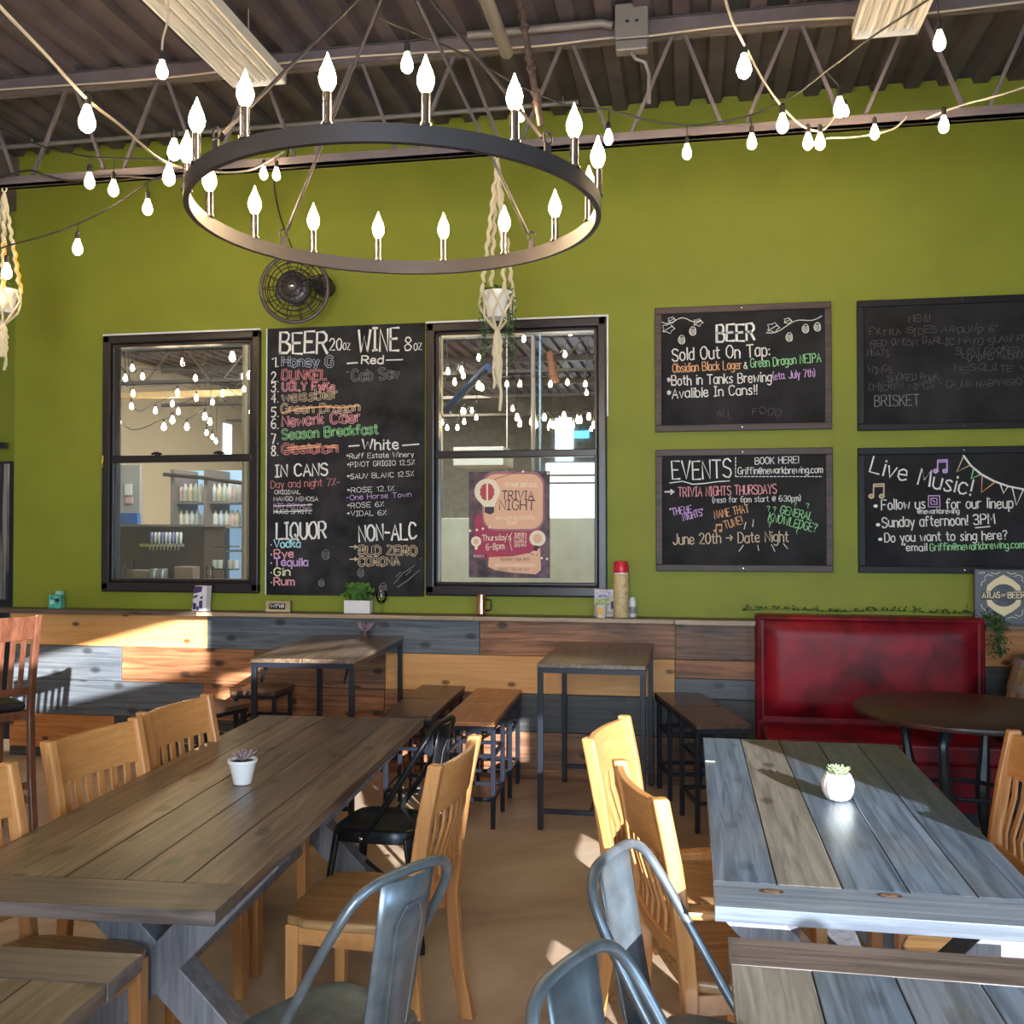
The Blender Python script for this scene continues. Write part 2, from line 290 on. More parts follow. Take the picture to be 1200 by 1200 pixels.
# ------------------------------------------------------------------ stroke lettering (4 x 6 grid per capital)
G = {
'A':'0,0 2,6 4,0|.8,2.2 3.2,2.2','B':'0,0 0,6 2.6,6 3.4,5.2 3.2,3.8 2.2,3.2 0,3.2|2.2,3.2 3.8,2.4 3.8,.9 2.8,0 0,0','C':'3.8,5 2.6,6 1.2,6 0,4.6 0,1.4 1.2,0 2.6,0 3.8,1',
'D':'0,0 0,6 2,6 3.8,4.4 3.8,1.6 2,0 0,0','E':'3.6,6 0,6 0,0 3.6,0|0,3.1 2.8,3.1','F':'3.6,6 0,6 0,0|0,3.1 2.8,3.1','G':'3.8,5 2.6,6 1.2,6 0,4.6 0,1.4 1.2,0 2.8,0 3.8,1.2 3.8,2.8 2.4,2.8',
'H':'0,0 0,6|3.8,0 3.8,6|0,3.1 3.8,3.1','I':'1,0 1,6|0,6 2,6|0,0 2,0','J':'3.2,6 3.2,1.2 2.2,0 1,0 0,1.2','K':'0,0 0,6|3.6,6 0,2.8|1.2,3.6 3.8,0','L':'0,6 0,0 3.4,0',
'M':'0,0 .4,6 2.2,2 4,6 4.4,0','N':'0,0 0,6 3.6,0 3.6,6','O':'1.4,0 0,1.6 0,4.4 1.4,6 2.8,6 4,4.4 4,1.6 2.8,0 1.4,0','P':'0,0 0,6 2.6,6 3.6,5 3.6,3.8 2.6,2.9 0,2.9','Q':'1.4,0 0,1.6 0,4.4 1.4,6 2.8,6 4,4.4 4,1.6 2.8,0 1.4,0|2.4,1.6 4.2,-.6',
'R':'0,0 0,6 2.6,6 3.6,5 3.6,3.8 2.6,2.9 0,2.9|1.8,2.9 3.8,0','S':'3.6,5.2 2.6,6 1,6 0,5 .2,3.8 3.4,2.5 3.7,1.2 2.7,0 1,0 0,.9','T':'0,6 4,6|2,6 2,0','U':'0,6 0,1.4 1.2,0 2.6,0 3.8,1.4 3.8,6',
'V':'0,6 2,0 4,6','W':'0,6 1.2,0 2.6,4.4 4,0 5.2,6','X':'0,0 3.8,6|0,6 3.8,0','Y':'0,6 2,3 4,6|2,3 2,0','Z':'0,6 3.8,6 0,0 3.8,0',
'a':'3,3.4 2,4 1,4 0,3 0,1 1,0 2,0 3,1|3,4 3,0','b':'0,6 0,0|0,3 1,4 2,4 3,3 3,1 2,0 1,0 0,1','c':'3,3.4 2,4 1,4 0,3 0,1 1,0 2,0 3,.6','d':'3,6 3,0|3,3 2,4 1,4 0,3 0,1 1,0 2,0 3,1',
'e':'0,2 3,2.2 2.6,3.6 1.8,4 1,4 0,3 0,1 1,0 2,0 3,.7','f':'2.6,5.4 2,6 1.2,6 .8,5 .8,0|0,3.8 2.2,3.8','g':'3,3.4 2,4 1,4 0,3 0,1.2 1,.4 2,.4 3,1.2|3,4 3,-1 2,-2 1,-2 0,-1.4','h':'0,6 0,0|0,3 1,4 2,4 3,3 3,0',
'i':'.4,4 .4,0|.4,5.3 .4,5.7','j':'1.4,4 1.4,-1 .8,-2 0,-2|1.4,5.3 1.4,5.7','k':'0,6 0,0|2.6,4 0,1.6|1,2.4 2.8,0','l':'.4,6 .4,0','m':'0,4 0,0|0,3 .8,4 1.6,4 2.2,3 2.2,0|2.2,3 3,4 3.8,4 4.4,3 4.4,0',
'n':'0,4 0,0|0,3 1,4 2,4 3,3 3,0','o':'1,0 0,1 0,3 1,4 2,4 3,3 3,1 2,0 1,0','p':'0,4 0,-2|0,3 1,4 2,4 3,3 3,1 2,0 1,0 0,1','q':'3,4 3,-2|3,3 2,4 1,4 0,3 0,1 1,0 2,0 3,1','r':'0,4 0,0|0,2.8 1,3.9 2.2,3.8',
's':'2.6,3.5 1.6,4 .6,3.8 .2,3 2.4,1.4 2.6,.6 1.6,0 .6,0 0,.6','t':'1,5.6 1,.8 1.6,0 2.4,.2|0,4 2.2,4','u':'0,4 0,1 1,0 2,0 3,1|3,4 3,0','v':'0,4 1.5,0 3,4','w':'0,4 .9,0 2,3 3.1,0 4,4','x':'0,0 2.8,4|0,4 2.8,0',
'y':'0,4 1.5,.4|3,4 1,-2','z':'0,4 2.8,4 0,0 2.8,0','0':'1.4,0 0,1.6 0,4.4 1.4,6 2.4,6 3.4,4.4 3.4,1.6 2.4,0 1.4,0','1':'.2,4.8 1.4,6 1.4,0','2':'0,4.8 1,6 2.4,6 3.4,4.8 3,3.4 0,0 3.6,0','3':'0,5.4 1,6 2.6,6 3.4,4.8 2.6,3.3 1.2,3.2|2.6,3.3 3.6,1.8 2.8,.2 1,0 0,.8',
'4':'2.6,0 2.6,6 0,2 3.6,2','5':'3.4,6 .4,6 .2,3.4 2,3.8 3.4,2.8 3.4,1.2 2.2,0 .2,.2','6':'3.2,5.6 1.6,6 0,3.6 0,1.4 1.2,0 2.4,0 3.4,1.2 3.2,2.8 2,3.4 .2,2.4','7':'0,6 3.6,6 1.4,0','8':'1.8,3.2 .3,4.4 .8,5.8 1.8,6 2.9,5.7 3.3,4.5 1.8,3.2 0,1.8 .6,.2 1.8,0 3,.2 3.6,1.7 1.8,3.2',
'9':'3.4,3.6 2,2.8 .4,3.4 .2,5 1.4,6 2.6,6 3.4,4.8 3.2,2 1.8,0','.':'.2,0 .5,.3','\'':'.3,6 .2,4.8','"':'.2,6 .2,4.8|1,6 1,4.8',',':'.5,.5 0,-.8',':':'.2,.6 .5,.9|.2,3 .5,3.3','!':'.5,6 .4,1.8|.4,.2 .5,.5','?':'0,5 1,6 2.4,5.8 3,4.6 1.5,3 1.5,1.8|1.5,.2 1.6,.5',
'(':'1.2,6.4 .2,4.6 .2,1.4 1.2,-.6',')':'0,6.4 1,4.6 1,1.4 0,-.6','-':'0,2.8 2.4,2.8','_':'0,2.8 6,2.8','*':'1.3,4.8 1.3,2.2|.2,4.1 2.4,2.9|.2,2.9 2.4,4.1','@':'3,2 2.2,1.4 1.4,2 1.6,3.4 2.6,3.8 3,3 3,1.6 4,1.8 4.2,4 3,5.4 1.2,5.2 0,3.4 .6,.8 2.2,0 3.6,.4',
'&':'3.8,0 .8,4.6 1.2,5.8 2.2,5.6 2.2,4.4 .2,2.2 .4,.6 1.6,0 3.2,2.4','>':'0,2.8 4.6,2.8|3,4.2 4.6,2.8 3,1.4','~':'0,2.6 1.4,3.4 3,2.4 4.4,3.2','%':'0,0 3.6,6|.4,5 1,5.6|2.8,.6 3.4,1.2','#':'.4,2.8 .9,3.2 1,2.6 .4,2.4','/':'0,0 3,6','$':'3.6,5.2 1,6 0,4.6 3.6,2 2.6,0 0,.8|1.8,7 1.8,-1'}
ADV = {c: max(float(q.split(',')[0]) for q in s.replace('|', ' ').split()) for c, s in G.items()}
def ribbon(mb, pts, w, yy=0.0):
    """flat chalk stroke in the xz plane (mitred, slightly uneven)"""
    n = len(pts)
    if n < 2: return
    L = []
    for i in range(n):
        a = pts[max(0, i - 1)]; b = pts[min(n - 1, i + 1)]; dx, dz = b[0] - a[0], b[1] - a[1]; l = math.hypot(dx, dz) or 1
        k = w / 2 * rnd.uniform(.85, 1.15)
        ex = ez = 0
        if i == 0: ex, ez = -dx / l * w * .3, -dz / l * w * .3
        if i == n - 1: ex, ez = dx / l * w * .3, dz / l * w * .3
        x, z = pts[i][0] + ex, pts[i][1] + ez
        L.append(((x - dz / l * k, yy, z + dx / l * k), (x + dz / l * k, yy, z - dx / l * k)))
    vs = [p for pr in L for p in pr]
    mb.add(vs, [(2 * i, 2 * i + 1, 2 * i + 3, 2 * i + 2) for i in range(n - 1)])
def letters(mb, s, x0, z0, x1, z1, h, w, outline=False, jit=.12):
    """writes s along the line (x0,z0)-(x1,z1), capitals h high, stroke w"""
    gap = 1.15; tot = sum((ADV.get(c, 2) + gap) for c in s) - gap
    L = math.hypot(x1 - x0, z1 - z0); k = L / tot; ux, uz = (x1 - x0) / L, (z1 - z0) / L; hs = h / 6
    cx = 0
    for c in s:
        if c in G:
            dz = rnd.uniform(-jit, jit) * hs * 2
            for st in G[c].split('|'):
                P = [tuple(map(float, q.split(','))) for q in st.split()]
                pp = [(p[0] + rnd.uniform(-jit, jit), p[1] + rnd.uniform(-jit, jit)) for p in P]
                W = [(x0 + ux * (cx + a) * k - uz * b * hs, z0 + uz * (cx + a) * k + ux * b * hs + dz) for a, b in pp]
                if outline:
                    n = len(W); lft = []; rgt = []
                    for i in range(n):
                        a = W[max(0, i - 1)]; b = W[min(n - 1, i + 1)]; dx, dzz = b[0] - a[0], b[1] - a[1]; l = math.hypot(dx, dzz) or 1
                        o = outline
                        lft.append((W[i][0] - dzz / l * o, W[i][1] + dx / l * o)); rgt.append((W[i][0] + dzz / l * o, W[i][1] - dx / l * o))
                    ribbon(mb, lft + rgt[::-1] + lft[:1], w)
                else: ribbon(mb, W, w)
        cx += ADV.get(c, 2) + gap
YB = 6.483
class Board:
    """writing surface on the wall; coordinates are read in the photograph's pixels at the wall's real depth"""
    def __init__(s, parent, y): s.p = parent; s.y = y; s.n = 0; s.k = .86; s.d = 0
    def pt(s, px, py): q = at(px, py, s.y); return q.x, q.z
    def txt(s, t, x0, y0, x1, h, col='w', w=1.3, y1=None, outline=0, jit=.12, name='chalk_writing'):
        a = s.pt(x0, y0); b = s.pt(x1, y0 if y1 is None else y1); u = .0056
        mb = MB(); letters(mb, t, a[0], a[1], b[0], b[1], h * u, w * u * s.k, outline * u, jit); return s.put(mb, col, name, s.d)
    def line(s, pts, col='w', w=1.2, name='chalk_drawing'):
        mb = MB()
        for st in (pts if isinstance(pts[0], list) else [pts]): ribbon(mb, [s.pt(*q) for q in st], w * .0056)
        return s.put(mb, col, name, s.d)
    def fill(s, pts, mat, name, d=0):
        mb = MB(); mb.add([(x, 0, z) for x, z in (s.pt(*q) for q in pts)], [tuple(range(len(pts)))]); return s.put(mb, mat, name, d)
    def put(s, mb, col, name, d=0):
        s.n += 1; o = mb.build(name, CH[col] if isinstance(col, str) else col, None)
        o.parent = s.p; o.location = (-s.p.location.x, s.y - .0004 * (1 + s.n * .12) - d - s.p.location.y, -s.p.location.z); return o

# ================================================================== THE ROOM
W = 6.483; LX = -4.934; CZ = 4.43
# unseen side wall, street window and slots cut to shape the sun patches, runs from (2.2,0) along (.5,.87)
D = Vector((.5, .87, 0)).normalized(); O0 = Vector((2.2, 0, 0))
def sidewall():
    mb = MB(); nrm = Vector((D.y, -D.x, 0))
    def seg(s0, s1, z0, z1):
        a = O0 + D * s0; b = O0 + D * s1; c = b + nrm * .06; d = a + nrm * .06
        mb.add([(a.x, a.y, z0), (b.x, b.y, z0), (c.x, c.y, z0), (d.x, d.y, z0), (a.x, a.y, z1), (b.x, b.y, z1), (c.x, c.y, z1), (d.x, d.y, z1)],
               [(0, 3, 2, 1), (4, 5, 6, 7), (0, 1, 5, 4), (1, 2, 6, 5), (2, 3, 7, 6), (3, 0, 4, 7)])
    holes = [(-1.10, .60, .30, 2.22), (-3.3, -1.72, 3.08, 3.48), (-1.66, -.70, 2.79, 2.895), (-1.66, -.70, 2.925, 3.0), (-1.95, -1.70, 2.66, 2.76)]
    ss = sorted({-5.3, 7.6, *[h[0] for h in holes], *[h[1] for h in holes]}); zz = sorted({0, CZ + .05, *[h[2] for h in holes], *[h[3] for h in holes]})
    for i in range(len(ss) - 1):
        for j in range(len(zz) - 1):
            cs, cz = (ss[i] + ss[i + 1]) / 2, (zz[j] + zz[j + 1]) / 2
            if not any(h[0] < cs < h[1] and h[2] < cz < h[3] for h in holes): seg(ss[i], ss[i + 1], zz[j], zz[j + 1])
    return struct(mb.build('wall_right', M['green'])), seg
wr, _ = sidewall()
mu = MB(); nr = Vector((D.y, -D.x, 0))
for s0, z0, s1, z1 in ((-1.10, .9, .6, .9), (-1.08, .3, -1.08, 2.22), (.58, .3, .58, 2.22)):
    a = O0 + D * s0 + nr * .03; b = O0 + D * s1 + nr * .03
    mu.bar((a.x, a.y, z0), (b.x, b.y, z1), .07, .07)
struct(mu.build('trim_street_window', M['black']))
pa = O0 + D * -.16 + nr * .2
area('portal_door', (pa.x, pa.y, 1.36), (pa.x - nr.x, pa.y - nr.y, 1.36), 2.3, 2.1, 1, (1, 1, 1), True)
struct(B(-8, 6.4, -5, 6.62, -.1, 0).build('floor', M['floor']))
struct(B(-7.6, -7.5, -4.7, 6.6, 0, CZ + .05).build('wall_left', plain('pale_side_wall', (.42, .40, .34), .6)))
struct(B(-7.5, .4, -4.8, -4.7, 0, CZ + .05).build('wall_front', plain('brick_red_front_wall', (.30, .26, .22), .7)))

# corrugated deck: rib profile extruded along y
mb = MB(); prof = []; x = -7.6
while x < 6.2:
    prof += [(x, 0), (x + .085, 0), (x + .105, .05), (x + .185, .05)]; x += .203
vs = [(a, max(-4.8, 1.74 * (a - 2.2) - .2), CZ + z) for a, z in prof] + [(a, 6.9, CZ + z) for a, z in prof]; n = len(prof)
mb.add(vs, [(i, i + 1, n + i + 1, n + i) for i in range(n - 1)])
struct(mb.build('ceiling', M['deck']))
struct(MB().prism([(-7.6, -4.9), (-.62, -4.9), (6.1, 6.8), (6.1, 20.2), (-9.2, 20.2), (-9.2, 6.6), (-7.6, 6.6)], 'z', CZ + .055, CZ + .12).build('ceiling_slab', M['deck']))

# back wall: green board pierced by two windows, with jog on the left
w1 = (-4.20, -2.985, 1.215, 3.06); w2 = (-1.775, -.545, 1.215, 3.06)
wb = MB(); T = W + .12
xs = [LX, w1[0], w1[1], w2[0], w2[1], 7.0]
for i in range(5):
    if i in (1, 3): wb.box(xs[i], xs[i + 1], W, T, 0, 1.215); wb.box(xs[i], xs[i + 1], W, T, 3.06, CZ + .04)
    else: wb.box(xs[i], xs[i + 1], W, T, 0, CZ + .04)
wall = struct(wb.build('wall_back', M['green']))
# recess left of the corner
rec = struct(B(-7.5, LX - .002, 7.0, 7.1, 0, CZ + .04).build('wall_recess', M['green']))
struct(B(-7.5, LX + .02, W - .25, 7.0, CZ - .22, CZ - .02).build('trim_header', M['steel_grey']))
# frosted door in the recess
ax, az0 = at(-60, 541, 6.98), at(17, 541, 6.98)
dr = struct(B(az0.x - 1.0, az0.x + .03, 6.94, 6.99, .0, az0.z).build('door_left', M['black']))
def ribglass():
    m, nt, p = newmat('ribbed_door_glass'); L = nt.links.new
    tc = node(nt, 'ShaderNodeTexCoord'); mp = node(nt, 'ShaderNodeMapping'); mp.inputs['Scale'].default_value = (26, 1, 1.2); L(tc.outputs['Object'], mp.inputs['Vector'])
    n = node(nt, 'ShaderNodeTexNoise'); n.inputs['Scale'].default_value = 1.2; L(mp.outputs[0], n.inputs['Vector']); r = node(nt, 'ShaderNodeValToRGB')
    r.color_ramp.elements[0].position = .42; r.color_ramp.elements[0].color = (.03, .03, .045, 1); r.color_ramp.elements[1].position = .62; r.color_ramp.elements[1].color = (.30, .28, .25, 1)
    L(n.outputs['Fac'], r.inputs['Fac']); L(r.outputs[0], p.inputs['Base Color']); p.inputs['Roughness'].default_value = .15; return m
B(az0.x - .9, az0.x - .012, 6.925, 6.94, 1.1, az0.z - .02).build('pane', ribglass(), dr)
B(az0.x - .9, az0.x - .035, 6.90, 6.94, at(5, 526, 6.94).z, at(5, 519, 6.94).z).build('push_bar', M['black'], dr)

# plank wainscot
def plank(x0, x1, z0, z1, mat, d=0):
    mb = MB().box(x0, x1 - .003, W - .022 - d, W - .002, z0 + .0015, z1 - .0015); return mb.build('plank', M[mat], wall, bevel=.0025)
def X(px): return at(px, 760, W).x
Z = [0, .066, .310, .562, .811, 1.052]
rows = [ (4, [(-6, 12, 'charplank'), (12, 245, 'pine'), (245, 563, 'greyplank'), (563, 792, 'brownplank'), (792, 1000, 'darkplank'), (1000, 1146, 'brownplank'), (1146, 1400, 'orangeplank')]),
         (3, [(-6, 145, 'greyplank'), (145, 300, 'brownplank'), (300, 453, 'darkplank'), (453, 791, 'pine'), (791, 1010, 'charplank'), (1010, 1400, 'charplank')]),
         (2, [(-6, 240, 'greyplank'), (240, 452, 'brownplank'), (452, 600, 'brownplank'), (600, 930, 'charplank'), (930, 1400, 'brownplank')]),
         (1, [(-6, 137, 'orangeplank'), (137, 330, 'charplank'), (330, 610, 'brownplank'), (610, 840, 'darkplank'), (840, 1120, 'brownplank'), (1120, 1400, 'charplank')]),
         (0, [(-6, 300, 'charplank'), (300, 760, 'brownplank'), (760, 1400, 'darkplank')])]
for k, row in rows:
    z0, z1 = Z[k], Z[k + 1]
    for i, (a, b, m) in enumerate(row):
        xa = LX if a == -6 else X(a); xb = 6.0 if b == 1400 else X(b)
        if (k, i) == (3, 4):       # this board is doubled by a thin lower strip
            plank(xa, xb, .69, z1, 'brownplank', .003); plank(xa, xb, z0, .69, 'greyplank'); continue
        plank(xa, xb, z0, z1, m, rnd.uniform(0, .004))
# ledge cap boards
ledge = struct(B(LX - .25, X(884), W - .165, W, 1.052, 1.084).build('trim_ledge', M['ledge'], bevel=.004))
struct(B(1.74, 6.0, W - .165, W, 1.052, 1.084).build('trim_ledge_right', M['ledge'], bevel=.004))
LT = 1.084
nose = MB()
for a, b, z in ((0, 244, 0), (244, 562, .001), (562, 790, 0), (792, 884, -.004)):
    B(X(a) if a else LX - .2, X(b) - .004, W - .172, W - .166, 1.055 + z, 1.080).build('edge_strip', M['ledge'] if a < 200 else wood('sawn_edge', (.3, .2, .12), (.52, .38, .24), 'x'), ledge)

# windows -----------------------------------------------------------
def window(name, wx, hooks=False):
    x0, x1, z0, z1 = wx; root = struct(MB().box(x0 - .005, x1 + .005, W + .09, W + .13, z0 - .01, z0).build(name, M['frame']))
    f = MB(); t = .062
    for q in ((x0, x1, z1 - t, z1), (x0, x1, z0 - .01, z0 + t), (x0, x0 + t, z0, z1), (x1 - t, x1, z0, z1)): f.box(q[0], q[1], W - .035, W + .10, q[2], q[3])
    f.build('frame', M['frame'], root, bevel=.012, seg=3)
    f = MB(); t2 = t + .022; zm = 2.165
    for q in ((x0 + t, x1 - t, z1 - t2, z1 - t), (x0 + t, x1 - t, z0 + t, z0 + t2), (x0 + t, x0 + t2, z0 + t, z1 - t), (x1 - t2, x1 - t, z0 + t, z1 - t)): f.box(q[0], q[1], W - .012, W + .08, q[2], q[3])
    f.build('sash', M['frame'], root, bevel=.006)
    B(x0 + t, x1 - t, W - .02, W + .05, zm - .028, zm + .022).build('meeting_rail', M['frame'], root, bevel=.006)
    B(x0 + t2, x1 - t2, W + .052, W + .056, zm + .02, z1 - t2).build('pane', M['glass'], root)
    B(x0 + t2, x1 - t2, W + .022, W + .026, z0 + t2, zm - .028).build('pane', M['glass'], root)
    B(x0, x1, W - .03, W - .001, z1 - .001, z1 + .011).build('caulk_line', M['white_trim'], root)
    if hooks:
        for hx in (.36, .76):
            l = MB(); l.tube([(x0 + hx * 1.2 - .04, W - .02, zm + .03), (x0 + hx * 1.2, W - .05, zm + .035), (x0 + hx * 1.2 + .035, W - .02, zm + .03)], .008, 6)
            l.lathe([(.02, .018), (.02, .04), (.008, .045)], 10, (x0 + hx * 1.2, W - .02, zm)); l.build('sash_lock', M['black'], root, smooth=True)
        MB().tube([(x0 + .02, W - .045, zm + .02), (x0 + .022, W - .06, zm - .03), (x0 + .016, W - .045, zm - .06)], .007, 6).build('brass_catch', plain('brass', (.8, .55, .2), .3, metal=1), root, smooth=True)
    else:
        B(x1, x1 + .012, W - .03, W - .001, 2.4, z1 + .011).build('caulk_line', M['white_trim'], root)
    return root
win1 = window('window_1', w1, True); win2 = window('window_2', w2)

# brew room behind the windows ----------------------------------------
bk = struct(B(-9.1, 1.6, 20.0, 20.1, 0, CZ + .04).build('wall_brew_room', plain('brew_room_wall', (.20, .215, .20), .7, noise=.2)))
struct(B(-9.1, 1.6, 6.62, 20.0, -.1, 0).build('floor_brew_room', M['floor']))
struct(B(-9.1, -9.0, T, 20.0, 0, CZ + .04).build('wall_brew_left', plain('beige_brew_wall', (.50, .44, .33), .7)))
struct(B(1.5, 1.6, T, 20.0, 0, CZ + .04).build('wall_brew_right', bk.data.materials[0]))
mb = MB(); n = len(prof); vs = [(a - 1.6, yy, CZ + z) for yy in (T, 20.0) for a, z in prof]; mb.add(vs, [(i, i + 1, n + i + 1, n + i) for i in range(n - 1)])
struct(mb.build('ceiling_brew_room', M['steel_grey']))
def joist(y, x0, x1, label, zb=3.785, zt=4.375, ph=-.073, per=.608, mat='steel_grey'):
    root = thing('bar_joist', label, 'roof joist', (0, y, 0), group='open web roof joists'); m = M[mat]
    c = MB(); c.box(x0, x1, -.035, -.006, zt - .05, zt + .045); c.box(x0, x1, .006, .035, zt - .05, zt + .045); c.box(x0, x1, -.035, .035, zt + .04, zt + .05); c.build('top_chord', m, root)
    c = MB(); c.box(x0, x1, -.035, .035, zb - .028, zb - .02); c.box(x0, x1, -.035, -.006, zb - .028, zb + .025); c.box(x0, x1, .006, .035, zb - .028, zb + .025); c.build('bottom_chord', m, root)
    k = math.ceil((x0 - ph) / per)
    rod = None
    while ph + k * per < x1 - .35:
        xt = ph + k * per
        for xa, xb in ((xt, xt - per * .42), (xt + .03, xt + per * .42)):
            if x0 < xb < x1: MB().bar((xa, 0, zt), (xb, 0, zb), .019, .019).build('web_rod', m, root)
        k += 1
    return root
joist(5.35, -6.9, 5.1, 'open web steel roof joist running in front of the green wall')
joist(3.2, -7.3, 4.0, 'open web steel roof joist above the hanging ring chandelier')
joist(1.6, -7.3, 3.0, 'open web steel roof joist overhead behind the viewer')
joist(8.2, -8.9, 1.3, 'open web steel roof joist seen through the left window, nearer one', mat='galv')
for jy, nm in ((10.6, 'second'), (13.0, 'third'), (15.4, 'fourth'), (17.8, 'farthest')): joist(jy, -8.9, 1.3, 'open web steel roof joist seen through the windows, %s one back' % nm, mat='galv', per=1.2)

# ================================================================== FURNITURE
def farm_table(label, loc, rz, L=1.95, Wd=.80, planks=5, mat='tabbrown', end='tabend', mats=None, xn=.44, xf=.42):
    """plank table; local origin at the floor under the far right corner; +y away, top spans x -Wd..0, y -L..0"""
    t = thing('farmhouse_table', label, 'table', loc, rz); e = .172; pw = Wd / planks; zt = .76
    for i in range(planks):
        B(-Wd + i * pw + .0015, -Wd + (i + 1) * pw - .0015, -L + e + .002, -e * 0 - .0, zt - .036, zt + rnd.uniform(-.0012, 0)).build('plank', M[(mats or [mat] * planks)[i]], t, bevel=.002)
    B(-Wd, 0, -L, -L + e - .001, zt - .036, zt).build('end_board', M[end], t, bevel=.002)
    for yy in (-L + e + .10, -.25): B(-Wd + .06, -.06, yy - .035, yy + .035, zt - .075, zt - .037).build('apron_rail', M['trestle'], t, bevel=.003)
    for yy in (-L + xn, -xf):                        # X frames
        cx = -Wd / 2
        for sgn in (-1, 1):
            MB().bar((cx + sgn * .33, yy, zt - .037), (cx - sgn * .33, yy + (.0 if sgn > 0 else .001), 0.045), .105, .10, (0, 1, 0)).build('leg', M['trestle'], t, bevel=.003)
        B(cx - .42, cx - .24, yy - .05, yy + .05, 0, .05).build('foot', M['trestle'], t, bevel=.004)
        B(cx + .24, cx + .42, yy - .05, yy + .05, 0, .05).build('foot', M['trestle'], t, bevel=.004)
    B(-Wd / 2 - .045, -Wd / 2 + .045, -L + xn + .02, -xf - .03, .335, .425).build('stretcher', M['trestle'], t, bevel=.003)
    return t
tl = farm_table('long brown-grey plank dining table on X legs, holding the conical white pot', (-1.244, 4.50, 0), 3.6, 2.36, .80, 5,
                mats=['tabbrown'] * 5, xn=.56)
tr = farm_table('long blue-grey plank dining table holding the round white pot', (.835, 4.31, 0), .2, 1.92, .79, 5, mats=['tabblue', 'tabgrey', 'tabblue', 'tabblue', 'tabblue'], end='tabendblue', xn=.15)
farm_table('grey plank table cut off by the bottom left corner of the picture', (-1.136, 1.905, 0), 3.0, 1.3, .80, 5, mats=['tabbrown'] * 5).scale = (1, 1, 1)
farm_table('grey and dark blue plank table cut off by the bottom right corner', (.876, 2.215, 0), 0, 1.9, .80, 5, xn=.3, xf=1.0, mats=['tabgrey', 'tabblue', 'tabblue', 'tabblue', 'tabblue'])
# the two front tables turn their end boards to the back as well
for o, Wd in ((COL.objects['farmhouse_table.002'], .8), (COL.objects['farmhouse_table.003'], .8)):
    for c in [c for c in o.children if c.name.startswith('plank')]:
        for v in c.data.vertices:
            if v.co.y > -.01: v.co.y = -.139
    B(-Wd, 0, -.137, 0, .724, .76).build('end_board', M['tabend'], o, bevel=.002)
# round knots in the near end board of the right table
for px, py in ((901, 1044), (1039, 1049)):
    q = CAM + (FW + RT * ((px - 600) / FPX) - UP * ((py - 600) / FPX)) * 1; d = (q - CAM); d = d * ((.76 - 1.65) / d.z); q = CAM + d - tr.location
    for rr_, hh_, cc in ((.021, .0004, (.035, .02, .014)), (.014, .0009, (.16, .085, .045)), (.005, .0012, (.05, .03, .02))):
        MB().lathe([(.0005, 0), (rr_, 0), (rr_, hh_), (.0005, hh_)], 20, m=Matrix.Translation((q.x, q.y, .7601)) @ Matrix.Diagonal((1.45, .62 * 1.2, 1, 1))).build('knot', plain('wood_knot', cc, .5), tr)

